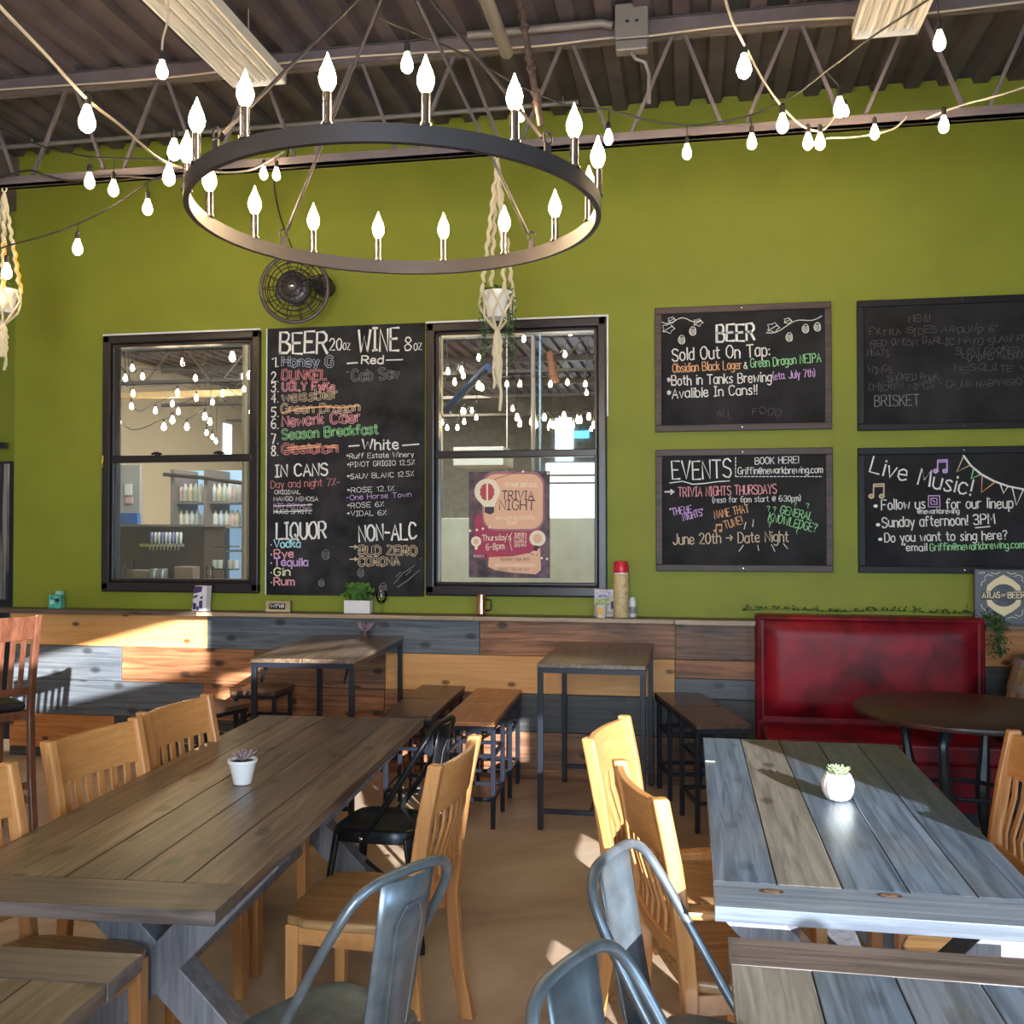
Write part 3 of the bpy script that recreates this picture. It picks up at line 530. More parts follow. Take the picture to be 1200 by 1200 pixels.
def oak_chair(label, loc, rz, arms=False, group=None):
    c = thing('slat_back_chair', label, 'chair', loc, rz, group); w = .215
    side = [(-.275, 0), (-.235, .2), (-.218, .42), (-.235, .60), (-.262, .78), (-.298, .955)]
    def strip(pts, t, y0, y1, mb):       # curved member in xz plane
        n = len(pts); a = [(x - t / 2, z) for x, z in pts]; b = [(x + t / 2, z) for x, z in pts][::-1]
        vs = [(x, y0, z) for x, z in a + b] + [(x, y1, z) for x, z in a + b]; m = 2 * n; fs = []
        for i in range(n - 1):
            j = m - 1 - i; fs += [(i, i + 1, j - 1, j), (m + i, m + j, m + j - 1, m + i + 1)]
        for i in range(m): fs.append((i, m + i, m + (i + 1) % m, (i + 1) % m))
        mb.add(vs, fs)
    for s in (-1, 1):
        mb = MB(); strip(side, .045, s * w - .018, s * w + .018, mb); mb.build('leg', M['chair'], c, bevel=.007)
        mb = MB(); mb.add([(.175 + i, s * .19 + j, 0) for i, j in ((-.017, -.017), (.017, -.017), (.017, .017), (-.017, .017))] + [(.17 + i, s * .185 + j, .435) for i, j in ((-.022, -.022), (.022, -.022), (.022, .022), (-.022, .022))],
                          [(0, 3, 2, 1), (4, 5, 6, 7), (0, 1, 5, 4), (1, 2, 6, 5), (2, 3, 7, 6), (3, 0, 4, 7)]); mb.build('leg', M['chair'], c, bevel=.004)
        B(-.2, .16, s * .19 - .010, s * .19 + .010, .375, .432).build('apron', M['chairx'], c, bevel=.003)
    B(.155, .178, -.17, .17, .375, .432).build('apron', M['chairx'], c, bevel=.003)
    def rail(z0, z1, nm, dp):                 # concave rail between the posts
        mb = MB(); n = 8; vs = []
        for i in range(n + 1):
            y = -w + .0 + 2 * w * i / n; k = 1 - (y / w) ** 2
            for z in (z0, z1):
                x = -.218 - (z - .42) * .11 - max(0, z - .6) * .055 - dp * k
                vs += [(x - .011, y, z), (x + .011, y, z)]
        fs = [(0, 1, 3, 2), tuple(4 * n + q for q in (0, 2, 3, 1))]
        for i in range(n):
            a = 4 * i; b = a + 4; fs += [(a, b, b + 1, a + 1), (a + 2, a + 3, b + 3, b + 2), (a, a + 2, b + 2, b), (a + 1, b + 1, b + 3, a + 3)]
        mb.add(vs, fs); return mb.build(nm, M['chairx'], c, bevel=.004)
    rail(.80, .945, 'crest_rail', .030); rail(.52, .565, 'lower_rail', .022)
    for i in range(6):
        y = -.150 + .060 * i; k = 1 - (y / w) ** 2; mb = MB()
        strip([(-.232 - .022 * k, .55), (-.238 - .012 * k, .62), (-.262 - .026 * k, .74), (-.266 - .030 * k, .81)], .010, y - .015, y + .015, mb); mb.build('slat', M['chair'], c, bevel=.002)
    mb = MB(); pl = []
    for i in range(24):                       # saddle seat with rounded corners
        a = 2 * math.pi * i / 24; ca, sa = math.cos(a), math.sin(a); k = 5; r = (abs(ca) ** k + abs(sa) ** k) ** (-1 / k)
        pl.append((-.005 + .222 * ca * r, (.222 + .012 * ca) * sa * r))
    mb.prism(pl, 'z', .433, .463); mb.build('seat', M['seat'], c, bevel=.009, seg=3)
    if arms:
        for s in (-1, 1):
            mb = MB(); pl = [(-.235, s * .195), (-.05, s * .195), (.12, s * .185), (.165, s * .20), (.175, s * .235), (.15, s * .262), (-.05, s * .255), (-.235, s * .24)]
            if s < 0: pl = pl[::-1]
            mb.prism(pl, 'z', .642, .668); mb.build('armrest', M['chair'], c, bevel=.008)
            MB().bar((.135, s * .222, .435), (.13, s * .225, .645), .034, .034).build('arm_post', M['chair'], c, bevel=.004)
    return c
def fdir(rz): return Vector((math.cos(R(rz)), math.sin(R(rz)), 0))
G1 = 'honey oak slat back chairs around the dining tables'
def seatpos(bx, by, rz): q = Vector((bx, by, 0)) + fdir(rz) * .298; return (q.x, q.y, 0)
c0 = oak_chair('honey oak chair left of the conical-pot table, middle one of its left side', seatpos(-2.06, 3.13, -7), -7, group=G1)
again(c0, 'honey oak chair left of the conical-pot table, farthest from the viewer', seatpos(-2.045, 3.66, -5), -5)
again(c0, 'honey oak chair half cut off by the left edge of the picture', seatpos(-2.03, 2.42, -4), -4)
again(c0, 'honey oak chair with worn seat on the right side of the conical-pot table', seatpos(-.735, 3.05, 177), 177)
again(c0, 'far honey oak chair on the left side of the round-pot table', seatpos(-.295, 3.50, -12), -12)
again(c0, 'honey oak chair at the right edge of the picture beyond the round-pot table', seatpos(1.11, 3.47, 182), 182)
again(c0, 'honey oak chair under the right side of the round-pot table, only its seat showing', seatpos(1.10, 2.86, 180), 180)
oak_chair('near honey oak chair with armrests, left side of the round-pot table', seatpos(-.15, 2.79, 18), 18, arms=True, group=G1)

def metal_chair(label, loc, rz, mat='gun', group='sheet metal cafe chairs'):
    c = thing('metal_cafe_chair', label, 'chair', loc, rz, group); m = M[mat]; mb = MB(); pl = []
    for i in range(28):
        a = 2 * math.pi * i / 28; ca, sa = math.cos(a), math.sin(a); k = 5; r = (abs(ca) ** k + abs(sa) ** k) ** (-1 / k); pl.append((.178 * ca * r, (.178 + .006 * ca) * sa * r))
    n = len(pl); vs = []
    for sc, z in ((1.0, .405), (1.0, .438), (.965, .452), (.90, .455), (.80, .449), (.3, .446)): vs += [(x * sc, y * sc, z) for x, y in pl]
    fs = [(k * n + i, k * n + (i + 1) % n, (k + 1) * n + (i + 1) % n, (k + 1) * n + i) for k in range(5) for i in range(n)] + [tuple(range(5 * n, 6 * n))]
    mb.add(vs, fs); mb.build('seat', m, c, smooth=True)
    for sx, sy in ((1, 1), (1, -1), (-1, 1), (-1, -1)):
        mb = MB(); mb.bar((sx * .150, sy * .150, .43), (sx * .205 - (.02 if sx < 0 else 0), sy * .195, .015), .036, .020, (sx, sy, 0)); mb.build('leg', m, c, bevel=.006)
        MB().lathe([(.012, 0), (.016, .002), (.016, .018), (.013, .022)], 10, (sx * .205 - (.02 if sx < 0 else 0), sy * .195, 0)).build('foot_cap', M['cushion'], c)
    for a, b in (((.17, .17), (-.16, -.17)), ((.17, -.17), (-.16, .17))):
        MB().bar((a[0], a[1], .22), (b[0], b[1], .22), .018, .006).build('brace', m, c)
    # hoop: from a bolt on the seat side, sweeping back and up, over and down
    P = [(.03, -.182, .425), (-.03, -.186, .50), (-.11, -.188, .62), (-.18, -.184, .73), (-.222, -.172, .80), (-.245, -.145, .845), (-.255, -.10, .866), (-.258, -.04, .872)]
    P = P + [(x, -y, z) for x, y, z in P[::-1]]
    def cr(P, k=4):
        o = []
        for i in range(len(P) - 1):
            p0, p1, p2, p3 = (Vector(P[max(0, i - 1)]), Vector(P[i]), Vector(P[i + 1]), Vector(P[min(len(P) - 1, i + 2)]))
            for j in range(k):
                t = j / k; o.append(.5 * ((2 * p1) + (p2 - p0) * t + (2 * p0 - 5 * p1 + 4 * p2 - p3) * t * t + (3 * p1 - p0 - 3 * p2 + p3) * t ** 3))
        return o + [Vector(P[-1])]
    MB().tube(cr(P), .0125, 10).build('back_hoop', m, c, smooth=True)
    mb = MB(); sp = [(-.172, .43), (-.19, .52), (-.215, .64), (-.238, .76), (-.256, .862)]; vs = []; fs = []; nn = 6
    for x, z in sp:
        hw = .074 + (z - .43) * .03
        for i in range(nn + 1):
            y = -hw + 2 * hw * i / nn; vs.append((x - .018 * (1 - (y / hw) ** 2), y, z))
    for a in range(len(sp) - 1):
        for i in range(nn): k = a * (nn + 1) + i; fs.append((k, k + 1, k + nn + 2, k + nn + 1))
    mb.add(vs, fs); o = mb.build('back_splat', m, c, smooth=True); sl = o.modifiers.new('s', 'SOLIDIFY'); sl.thickness = .004
    mb = MB(); e = [(-.205, -.035, .50), (-.252, -.040, .76), (-.262, -.020, .80), (-.264, .020, .80), (-.252, .040, .76), (-.205, .035, .50)]
    mb.tube([(x - .012, y, z) for x, y, z in e], .0025, 5); mb.build('pressed_ridge', m, c, smooth=True)
    for s in (-1, 1): MB().lathe([(.009, -.004), (.009, .004), (.004, .006)], 8, m=Matrix.Translation((.028, s * .197, .428)) @ Matrix.Rotation(R(-90 * s), 4, 'X')).build('bolt', M['chrome'], c)
    return c
m0 = metal_chair('grey sheet metal cafe chair in front of the worn oak chair at the left table', (-.87, 2.30, 0), 153)
again(m0, 'grey sheet metal cafe chair at the near end of the round-pot table, behind another one', (.055, 2.30, 0), -20)
again(m0, 'grey sheet metal cafe chair cut off by the bottom edge, right of the floor aisle', (.02, 1.67, 0), -24)
metal_chair('black sheet metal cafe chair tucked at the far right side of the conical-pot table', (-1.25, 3.93, 0), 176, 'gundark')

def high_table(label, p, rz, w, l, z, mats, split):
    t = thing('high_table', label, 'table', p, rz, 'steel framed high tables')
    xs = [i * w / split for i in range(split + 1)]
    for i in range(split):
        B(xs[i] + .002, xs[i + 1] - .002, 0, l, z - .024, z).build('top_plank', M[mats], t, bevel=.003)
    f = MB(); f.box(0.004, w - .004, .004, .034, z - .052, z - .025); f.box(0.004, w - .004, l - .034, l - .004, z - .052, z - .025); f.box(.004, .034, .03, l - .03, z - .052, z - .025); f.box(w - .034, w - .004, .03, l - .03, z - .052, z - .025); f.build('top_frame', M['leg'], t)
    for a, b in ((.004, .004), (w - .034, .004), (.004, l - .034), (w - .034, l - .034)):
        B(a, a + .03, b, b + .03, 0, z - .053).build('leg', M['leg'], t, bevel=.002)
    f = MB(); f.box(.034, w - .034, .008, .03, .09, .115); f.box(.034, w - .034, l - .03, l - .008, .09, .115); f.box(w / 2 - .012, w / 2 + .012, .03, l - .03, .09, .115); f.build('foot_rail', M['leg'], t)
    return t
high_table('brown steel framed high table standing against the wall left of the red booth', (-.842, 5.36, 0), 0, .60, 1.08, .915, 'hightop', 1)
hl = high_table('steel framed high table with sunlit top and small plant, at the left below the window', (-2.44, 5.17, 0), 4.0, .60, 1.24, .93, 'hightop', 2)
for s in (.06, .54):
    MB().bar((s, .02, .80), (s - (.0 if s > .3 else 0), .12, .895), .012, .022).build('corner_brace', M['leg'], hl)

def stool(label, p, rz, mat, w=.30, l=.55, z=.60, near=.07, far=.14, group=None):
    t = thing('steel_leg_stool', label, 'stool', p, rz, group)
    B(0, w, 0, l, z - .026, z).build('seat', M[mat], t, bevel=.004)
    f = MB(); f.box(.006, w - .006, .01, l - .01, z - .05, z - .027); f.build('seat_frame', M['leg'], t)
    ya, yb = near, l - far
    for a in (.006, w - .031):
        for b in (ya, yb): B(a, a + .025, b - .0125, b + .0125, 0, z - .05).build('leg', M['leg'], t, bevel=.002)
        B(a + .004, a + .021, ya + .0125, yb - .0125, .15, .17).build('rail', M['leg'], t); B(a + .004, a + .021, ya + .0125, yb - .0125, .39, .41).build('rail', M['leg'], t)
    for b in (ya, yb):
        B(.031, w - .031, b - .009, b + .009, .15, .17).build('rail', M['leg'], t); B(.031, w - .031, b - .009, b + .009, .39, .41).build('rail', M['leg'], t)
    return t
GS = 'backless steel legged stools at the high tables'
stool('stool with orange wooden seat right of the dark stool, nearer of the orange pair', (-1.36, 5.26, 0), 2, 'stool_orange', group=GS)
stool('stool with orange wooden seat against the plank wall, farther of the orange pair', (-1.382, 5.83, 0), 2, 'stool_orange', near=.14, far=.07, group=GS)
stool('dark topped stool left of the orange stool, nearer of the dark pair beside it', (-1.742, 5.36, 0), 3, 'stool_dark', group=GS)
stool('dark topped stool left of the orange stool, by the wall, farther of the pair', (-1.775, 5.93, 0), 3, 'stool_dark', near=.14, far=.07, l=.53, group=GS)
stool('dark stool between the brown high table and the booth, nearer one', (.028, 5.39, 0), 14.5, 'stool_dark', group=GS)
stool('dark stool between the brown high table and the booth, by the wall', (-.115, 5.945, 0), 14.5, 'stool_dark', near=.14, far=.07, l=.50, group=GS)
stool('dark stool in front of the sunlit high table, left of its near leg', (-3.12, 5.33, 0), -20, 'stool_dark', w=.36, l=.42, near=.04, far=.04, group=GS)
stool('small dark stool under the left side of the sunlit high table by the wall', (-2.955, 5.98, 0), 2, 'stool_dark', w=.30, l=.36, near=.04, far=.04, group=GS)

def bar_chair():
    c = thing('bar_chair', 'tall reddish mahogany bar chair with black seat, cut by the left edge', 'chair', (-3.72, 4.60, 0), 146); w = .20; m = M['mahog']
    side = [(-.30, 0), (-.245, .35), (-.225, .70), (-.245, .88), (-.315, 1.21)]
    for s in (-1, 1):
        mb = MB(); n = len(side); a = [(x - .022, z) for x, z in side]; b = [(x + .022, z) for x, z in side][::-1]; q = a + b; k = len(q); y0, y1 = s * w - .017, s * w + .017
        fs = [(i, i + 1, k - 2 - i, k - 1 - i) for i in range(n - 1)] + [(k + i, 2 * k - 1 - i, 2 * k - 2 - i, k + i + 1) for i in range(n - 1)] + [(i, k + i, k + (i + 1) % k, (i + 1) % k) for i in range(k)]
        mb.add([(x, y0, z) for x, z in q] + [(x, y1, z) for x, z in q], fs); mb.build('leg', m, c, bevel=.006)
        MB().bar((.20, s * .19, 0), (.17, s * .175, .69), .036, .036).build('leg', m, c, bevel=.004)
        B(-.25, .18, s * .186 - .01, s * .186 + .01, .22, .255).build('stretcher', m, c, bevel=.003)
    B(-.262, -.24, -w, w, .30, .335).build('stretcher', m, c, bevel=.003); B(.165, .19, -w + .02, w - .02, .26, .295).build('stretcher', m, c, bevel=.003)
    def rl(z0, z1, nm):
        mb = MB(); vs = []; n = 8
        for i in range(n + 1):
            y = -w + 2 * w * i / n; k = 1 - (y / w) ** 2
            for z in (z0, z1): x = -.245 - (z - .88) * .21 - .03 * k; vs += [(x - .012, y, z), (x + .012, y, z)]
        fs = [(0, 1, 3, 2), tuple(4 * n + q for q in (0, 2, 3, 1))]
        for i in range(n): a = 4 * i; b = a + 4; fs += [(a, b, b + 1, a + 1), (a + 2, a + 3, b + 3, b + 2), (a, a + 2, b + 2, b), (a + 1, b + 1, b + 3, a + 3)]
        mb.add(vs, fs); mb.build(nm, m, c, bevel=.004)
    rl(1.08, 1.205, 'crest_rail'); rl(.79, .83, 'lower_rail')
    for i in range(6):
        y = -.135 + .054 * i; k = 1 - (y / w) ** 2; MB().bar((-.238 - .03 * k, y, .82), (-.292 - .03 * k, y, 1.09), .026, .011, (1, 0, 0)).build('slat', m, c, bevel=.002)
    B(-.215, .20, -.205, .205, .655, .70).build('seat_frame', m, c, bevel=.008); B(-.20, .19, -.19, .19, .701, .745).build('seat_cushion', M['cushion'], c, bevel=.018, seg=3)
    return c
bar_chair()

# booth ---------------------------------------------------------------
bo = thing('booth_bench', 'oxblood red vinyl booth bench against the plank wall', 'bench', (1.06, 6.40, 0))
hw = .645; yb = -.155                      # back face plane at 6.245
B(-hw - .02, hw + .02, yb + .03, .055, 0, 1.12).build('back_shell', M['leather'], bo, bevel=.012)
def cushion(x0, x1, z0, z1, y, dep, name):
    mb = MB(); n = 24; vs = []; m_ = 16
    for j in range(m_ + 1):
        for i in range(n + 1):
            u, v = i / n, j / m_; e = min(u, 1 - u) * (x1 - x0); g = min(v, 1 - v) * (z1 - z0); k = min(e, g)
            b = min(1, k / .10); bul = (1 - (1 - b) ** 2.6) * dep + .012 * math.sin(math.pi * u) * math.sin(math.pi * v); w_ = .004 * math.sin(u * 9 + v * 4) * b
            vs.append((x0 + (x1 - x0) * u, y - bul - w_, z0 + (z1 - z0) * v))
    fs = [(j * (n + 1) + i, j * (n + 1) + i + 1, (j + 1) * (n + 1) + i + 1, (j + 1) * (n + 1) + i) for j in range(m_) for i in range(n)]
    mb.add(vs, fs); return mb.build(name, M['leather'], bo, smooth=True)
cushion(-hw + .025, hw - .025, .50, 1.095, yb + .029, .045, 'back_cushion')
mb = MB(); mb.tube([(-hw + .0, yb + .02, .48), (-hw + .0, yb + .02, 1.105), (hw - .0, yb + .02, 1.105), (hw - .0, yb + .02, .48)], .012, 8); mb.build('piping', M['leather'], bo, smooth=True)
B(-hw, hw, -.62, yb + .02, .34, .47).build('seat_cushion', M['leather'], bo, bevel=.03, seg=4)
B(-hw + .01, hw - .01, -.58, yb, .08, .34).build('seat_base', M['leather'], bo, bevel=.005)
B(-hw + .03, hw - .03, -.54, yb, 0, .08).build('kick_board', M['black'], bo)

# round table with cast iron base ---------------------------------------
rt = thing('round_table', 'dark mahogany round table on black cast iron legs before the booth', 'table', (1.335, 5.22, 0))
mb = MB(); mb.lathe([(.50, .728), (.525, .733), (.53, .745), (.527, .757), (.515, .762), (.001, .762)], 56); mb.build('tabletop', wood('polished_mahogany_top', (.022, .008, .006), (.075, .024, .017), 'x', .36, coat=0, scale=.6), rt, smooth=True)
for k in range(4):
    a = R(45 + 90 * k + 12); c_, s_ = math.cos(a), math.sin(a); P = [(.10, .725), (.24, .70), (.30, .62), (.28, .48), (.245, .33), (.26, .16), (.33, .02)]
    P2 = []
    for i in range(len(P) - 1):
        for j in range(4): t = j / 4; P2.append((P[i][0] * (1 - t) + P[i + 1][0] * t, P[i][1] * (1 - t) + P[i + 1][1] * t))
    P2.append(P[-1]); MB().tube([(r * c_, r * s_, z) for r, z in P2], [.030 + .007 * math.sin(i * .5) for i in range(len(P2))], 8).build('leg', M['black'], rt, smooth=True)
    MB().lathe([(.03, 0), (.034, .006), (.02, .02)], 12, (.31 * c_, .31 * s_, 0)).build('foot', M['black'], rt, smooth=True)
mb = MB(); mb.tube([(.2 * math.cos(t * math.pi / 12), .2 * math.sin(t * math.pi / 12), .36) for t in range(24)], .012, 6, True); mb.build('ring_brace', M['black'], rt, smooth=True)
MB().lathe([(.16, .712), (.16, .727), (.14, .727)], 20).build('mounting_plate', M['black'], rt)

# barrel -----------------------------------------------------------------
q = at(1200, 770, 6.05); br = thing('oak_barrel', 'weathered oak barrel with dull hoops at the right edge', 'barrel', (2.07, 6.05, 0))
bw = wood('weathered_barrel_oak', (.16, .095, .05), (.36, .25, .16), 'z', .6, blot=.3)
def brad(z): return .245 + .06 * (1 - ((z - .46) / .46) ** 2)
for k in range(22):
    a0 = 2 * math.pi * (k + .015) / 22; a1 = 2 * math.pi * (k + .985) / 22; mb = MB(); vs = []; n = 9
    for i in range(n):
        z = .92 * i / (n - 1); r = brad(z)
        vs += [(r * math.cos(a0), r * math.sin(a0), z), (r * math.cos(a1), r * math.sin(a1), z), ((r - .02) * math.cos(a1), (r - .02) * math.sin(a1), z), ((r - .02) * math.cos(a0), (r - .02) * math.sin(a0), z)]
    fs = [(0, 3, 2, 1), tuple(4 * n - 4 + j for j in range(4))]
    for i in range(n - 1):
        for j in range(4): a = 4 * i + j; b = 4 * i + (j + 1) % 4; fs.append((a, b, b + 4, a + 4))
    mb.add(vs, fs); mb.build('stave', bw, br)
for z0, z1 in ((.02, .06), (.16, .20), (.30, .33), (.60, .635), (.735, .775), (.875, .915)):
    mb = MB(); mb.lathe([(brad(z0) - .003, z0), (brad(z0) + .003, z0), (brad(z1) + .003, z1), (brad(z1) - .003, z1), (brad(z0) - .003, z0)], 40); mb.build('hoop', M['galv'], br)
MB().lathe([(.001, .885), (.23, .885), (.23, .90), (.001, .90)], 32).build('head', M['black'], br)

# ================================================================== CHANDELIER
ch = thing('ring_chandelier', 'large dark metal ring chandelier with sixteen lit candle bulbs', 'chandelier', (-.868, 2.828, 2.578))
Rr = .612; hb = .046
mb = MB(); mb.lathe([(Rr - .016, 0), (Rr, 0), (Rr, hb), (Rr - .016, hb), (Rr - .016, 0)], 96); o = mb.build('ring', M['iron'], ch, smooth=True)
for k in range(16):
    a = R(22.5 * k + 1.0); x, y = (Rr - .008) * math.cos(a), (Rr - .008) * math.sin(a)
    s = MB().lathe([(.016, hb - .002), (.016, hb + .004), (.0115, hb + .006), (.0115, hb + .078), (.009, hb + .080)], 12, (x, y, 0)).build('candle_sleeve', M['candle'], ch, smooth=True)
    MB().lathe([(.007, 0), (.014, .008), (.020, .022), (.0215, .034), (.0175, .052), (.0095, .070), (.003, .088), (.0008, .095)], 12, (x, y, hb + .080)).build('candle_bulb', M['bulb'], s, smooth=True)
apex = Vector((0, 0, .80))
for k in range(4):
    a = R(57 + 90 * k); p = Vector(((Rr - .01) * math.cos(a), (Rr - .01) * math.sin(a), hb + .02)); rod = MB().tube([p * .97 + Vector((0, 0, .03)), apex], .0055, 8).build('suspension_rod', M['iron'], ch, smooth=True)
    tdir = Vector((-math.sin(a), math.cos(a), 0)); br_ = MB()
    br_.tube([p + Vector((0, 0, .022)) + (Vector((math.cos(t), 0, math.sin(t))).x * tdir + Vector((0, 0, math.sin(t)))) * .016 for t in [i * math.pi / 5 for i in range(10)]], .0035, 6, True)
    br_.bar(p + Vector((0, 0, -.068)), p + Vector((0, 0, .005)), .024, .006, (math.cos(a), math.sin(a), 0)); br_.build('rod_eye', M['iron'], ch, smooth=True)
MB().lathe([(.004, .76), (.03, .775), (.034, .80), (.03, .825), (.006, .84)], 16).build('hub', M['iron'], ch, smooth=True)
mb = MB(); z = .84; k = 0
while z < CZ - 2.6:
    pts = []
    for i in range(10):
        t = 2 * math.pi * i / 10; u = .010 * math.cos(t); v = .022 * math.sin(t); pts.append((u, 0, z + .02 + v) if k % 2 else (0, u, z + .02 + v))
    mb.tube(pts, .003, 5, True); z += .034; k += 1
mb.build('chain', M['iron'], ch)
MB().lathe([(.06, CZ - 2.605), (.06, CZ - 2.59), (.001, CZ - 2.58)], 20).build('canopy', M['iron'], ch)

# ================================================================== STRING LIGHTS
PEAR = [(.010, .0), (.013, -.012), (.020, -.030), (.027, -.052), (.028, -.068), (.022, -.084), (.010, -.094), (.001, -.097)]
def catmull(P, k=6):
    o = []
    for i in range(len(P) - 1):
        p0, p1, p2, p3 = P[max(0, i - 1)], P[i], P[i + 1], P[min(len(P) - 1, i + 2)]
        for j in range(k):
            t = j / k; o.append(.5 * ((2 * p1) + (p2 - p0) * t + (2 * p0 - 5 * p1 + 4 * p2 - p3) * t * t + (3 * p1 - p0 - 3 * p2 + p3) * t ** 3))
    return o + [P[-1]]
def string(label, cord, bulbs, mat='cord', r=.0045, far=False, k=1.0, bm='bulb_far', ends=False):
    """cord: (px, py, depth) points; bulbs: (px, py, depth) of the glowing bulb's middle, hung straight below the cord"""
    P = [at(*c) for c in cord]
    if ends: P[0].z = P[-1].z = CZ
    root = thing('string_lights', label, 'string lights', P[0]); o0 = P[0]
    cp = catmull(P); MB().tube([p - o0 for p in cp], r, 6).build('cord', M[mat], root, smooth=True)
    for b in bulbs:
        c = at(*b[:3]); kk = b[3] if len(b) > 3 else k; top = c + Vector((0, 0, .05 * kk))
        near = min(cp, key=lambda p: (p.x - c.x) ** 2 + (p.y - c.y) ** 2 + .1 * (p.z - c.z) ** 2)
        mb = MB()
        if not far: mb.tube([near - o0, (near * .4 + (top + Vector((0, 0, .05 * kk))) * .6) - o0, top + Vector((0, 0, .045 * kk)) - o0], .003, 5)
        mb.lathe([(.012 * kk, -.002), (.0145 * kk, .002), (.0145 * kk, .036 * kk), (.009 * kk, .046 * kk)], 8, top - o0)
        s = mb.build('socket', M['cord'], root)
        MB().lathe([(q * kk, z * kk) for q, z in PEAR[::-1]], 10, top - o0).build('bulb', M[bm], s, smooth=True)
    return root
string('black cord of small bulbs sagging low across the green wall at far left', [(-40, 305, 5.0), (10, 288, 5.1), (50, 277, 5.15), (92, 262, 5.2), (135, 240, 5.22), (172, 214, 5.25), (205, 201, 5.3), (222, 196, 5.33)], [(8, 318, 5.1), (91, 290, 5.2), (173, 243, 5.25)])
string('pale cord running diagonally down from the top left corner to the chandelier', [(-30, -25, 2.5), (0, 8, 2.6), (50, 60, 2.85), (102, 116, 3.2), (145, 150, 3.7), (190, 188, 4.3), (235, 200, 4.8), (290, 200, 5.1), (332, 178, 5.3)], [(102, 140, 3.2, 1.05), (204, 176, 4.4, 1.1), (198, 206, 4.6, 1.1), (309, 203, 5.2, .8), (324, 204, 5.25, .8)], 'cordlite', .006)
string('short vertical drop cord with one bulb beside the left light fixture', [(196, -20, 3.9), (197, 20, 4.0), (191, 45, 4.0), (190, 62, 4.0)], [(190, 82, 4.0, .9)], 'cordlite', .005)
string('dark cord with two bulbs near the roof joist above the left window', [(0, 150, 5.1), (40, 168, 5.1), (75, 178, 5.1), (108, 184, 5.1), (150, 186, 5.1), (200, 187, 5.2)], [(105, 212, 5.1), (133, 221, 5.1)])
string('long black cord of bulbs swagging from the chandelier to the right fixture', [(395, -10, 3.4), (440, 18, 3.6), (478, 36, 3.8), (540, 62, 4.2), (600, 96, 4.6), (660, 122, 4.9), (714, 129, 5.0), (760, 141, 5.05), (805, 147, 5.1), (850, 142, 5.1), (885, 133, 5.05), (930, 112, 4.9), (975, 78, 4.6), (1015, 48, 4.3), (1060, 18, 4.0), (1110, -15, 3.7)],
       [(477, 74, 3.8, .9), (610, 134, 4.7, .8), (713, 161, 5.0, .85), (805, 178, 5.1, .85), (881, 166, 5.05, .85), (984, 126, 4.7, 1.0), (1101, 48, 3.8, .8)])
string('pale cord dropping from the top with a big bulb, right of the junction box', [(845, -20, 3.4), (857, 22, 3.7), (873, 54, 4.0), (893, 92, 4.4), (914, 122, 4.8), (933, 142, 5.0), (950, 152, 5.05), (966, 151, 5.05), (979, 136, 5.1), (990, 128, 5.1)], [(872, 78, 4.0, 1.05), (917, 145, 4.8, 1.0), (947, 166, 5.05, .9), (961, 166, 5.05, .9), (991, 130, 5.1, .6)], 'cordlite', .0055)
string('faint pale cord with a single bulb below the joist on the right', [(968, 162, 5.15), (1000, 161, 5.15), (1026, 157, 5.15), (1049, 150, 5.2), (1062, 137, 5.25)], [(1025, 155, 5.15, .8)], 'cordlite', .005)
string('pale cord with a single bulb at the far right in front of the joist', [(1085, 139, 5.1), (1107, 130, 5.1), (1135, 121, 5.1), (1170, 112, 5.0), (1215, 98, 4.9)], [(1106, 146, 5.1, .9)], 'cordlite', .005)
def loose_cable(label, pts, mat, r):
    P = [at(*p) for p in pts]; o = MB().tube([p - P[0] for p in catmull(P)], r, 6).build('cable', M[mat], None, smooth=True); o.location = P[0]; return tag(o, label, 'cable')
loose_cable('pale twisted cable strung along the top of the roof joist', [(-40, 108, 5.28), (60, 101, 5.28), (150, 95, 5.28), (240, 86, 5.28), (330, 74, 5.28), (420, 66, 5.28), (560, 58, 5.28), (640, 53, 5.28), (716, 44, 5.28), (760, 42, 5.28), (850, 31, 5.28), (960, 22, 5.28), (1060, 18, 5.28), (1200, 2, 5.28), (1260, -5, 5.28)], 'cordlite', .006)
loose_cable('dark cable running from behind the ring down to the wall fan', [(325, 150, 5.9), (338, 178, 6.1), (322, 205, 6.35), (326, 245, 6.4), (340, 285, 6.4), (352, 310, 6.38)], 'cord', .005)
loose_cable('dark cable draped along the bottom of the joist at far left', [(-20, 215, 5.25), (30, 200, 5.25), (55, 206, 5.25), (85, 212, 5.28), (130, 206, 5.28), (200, 209, 5.28), (260, 200, 5.28)], 'cord', .006)

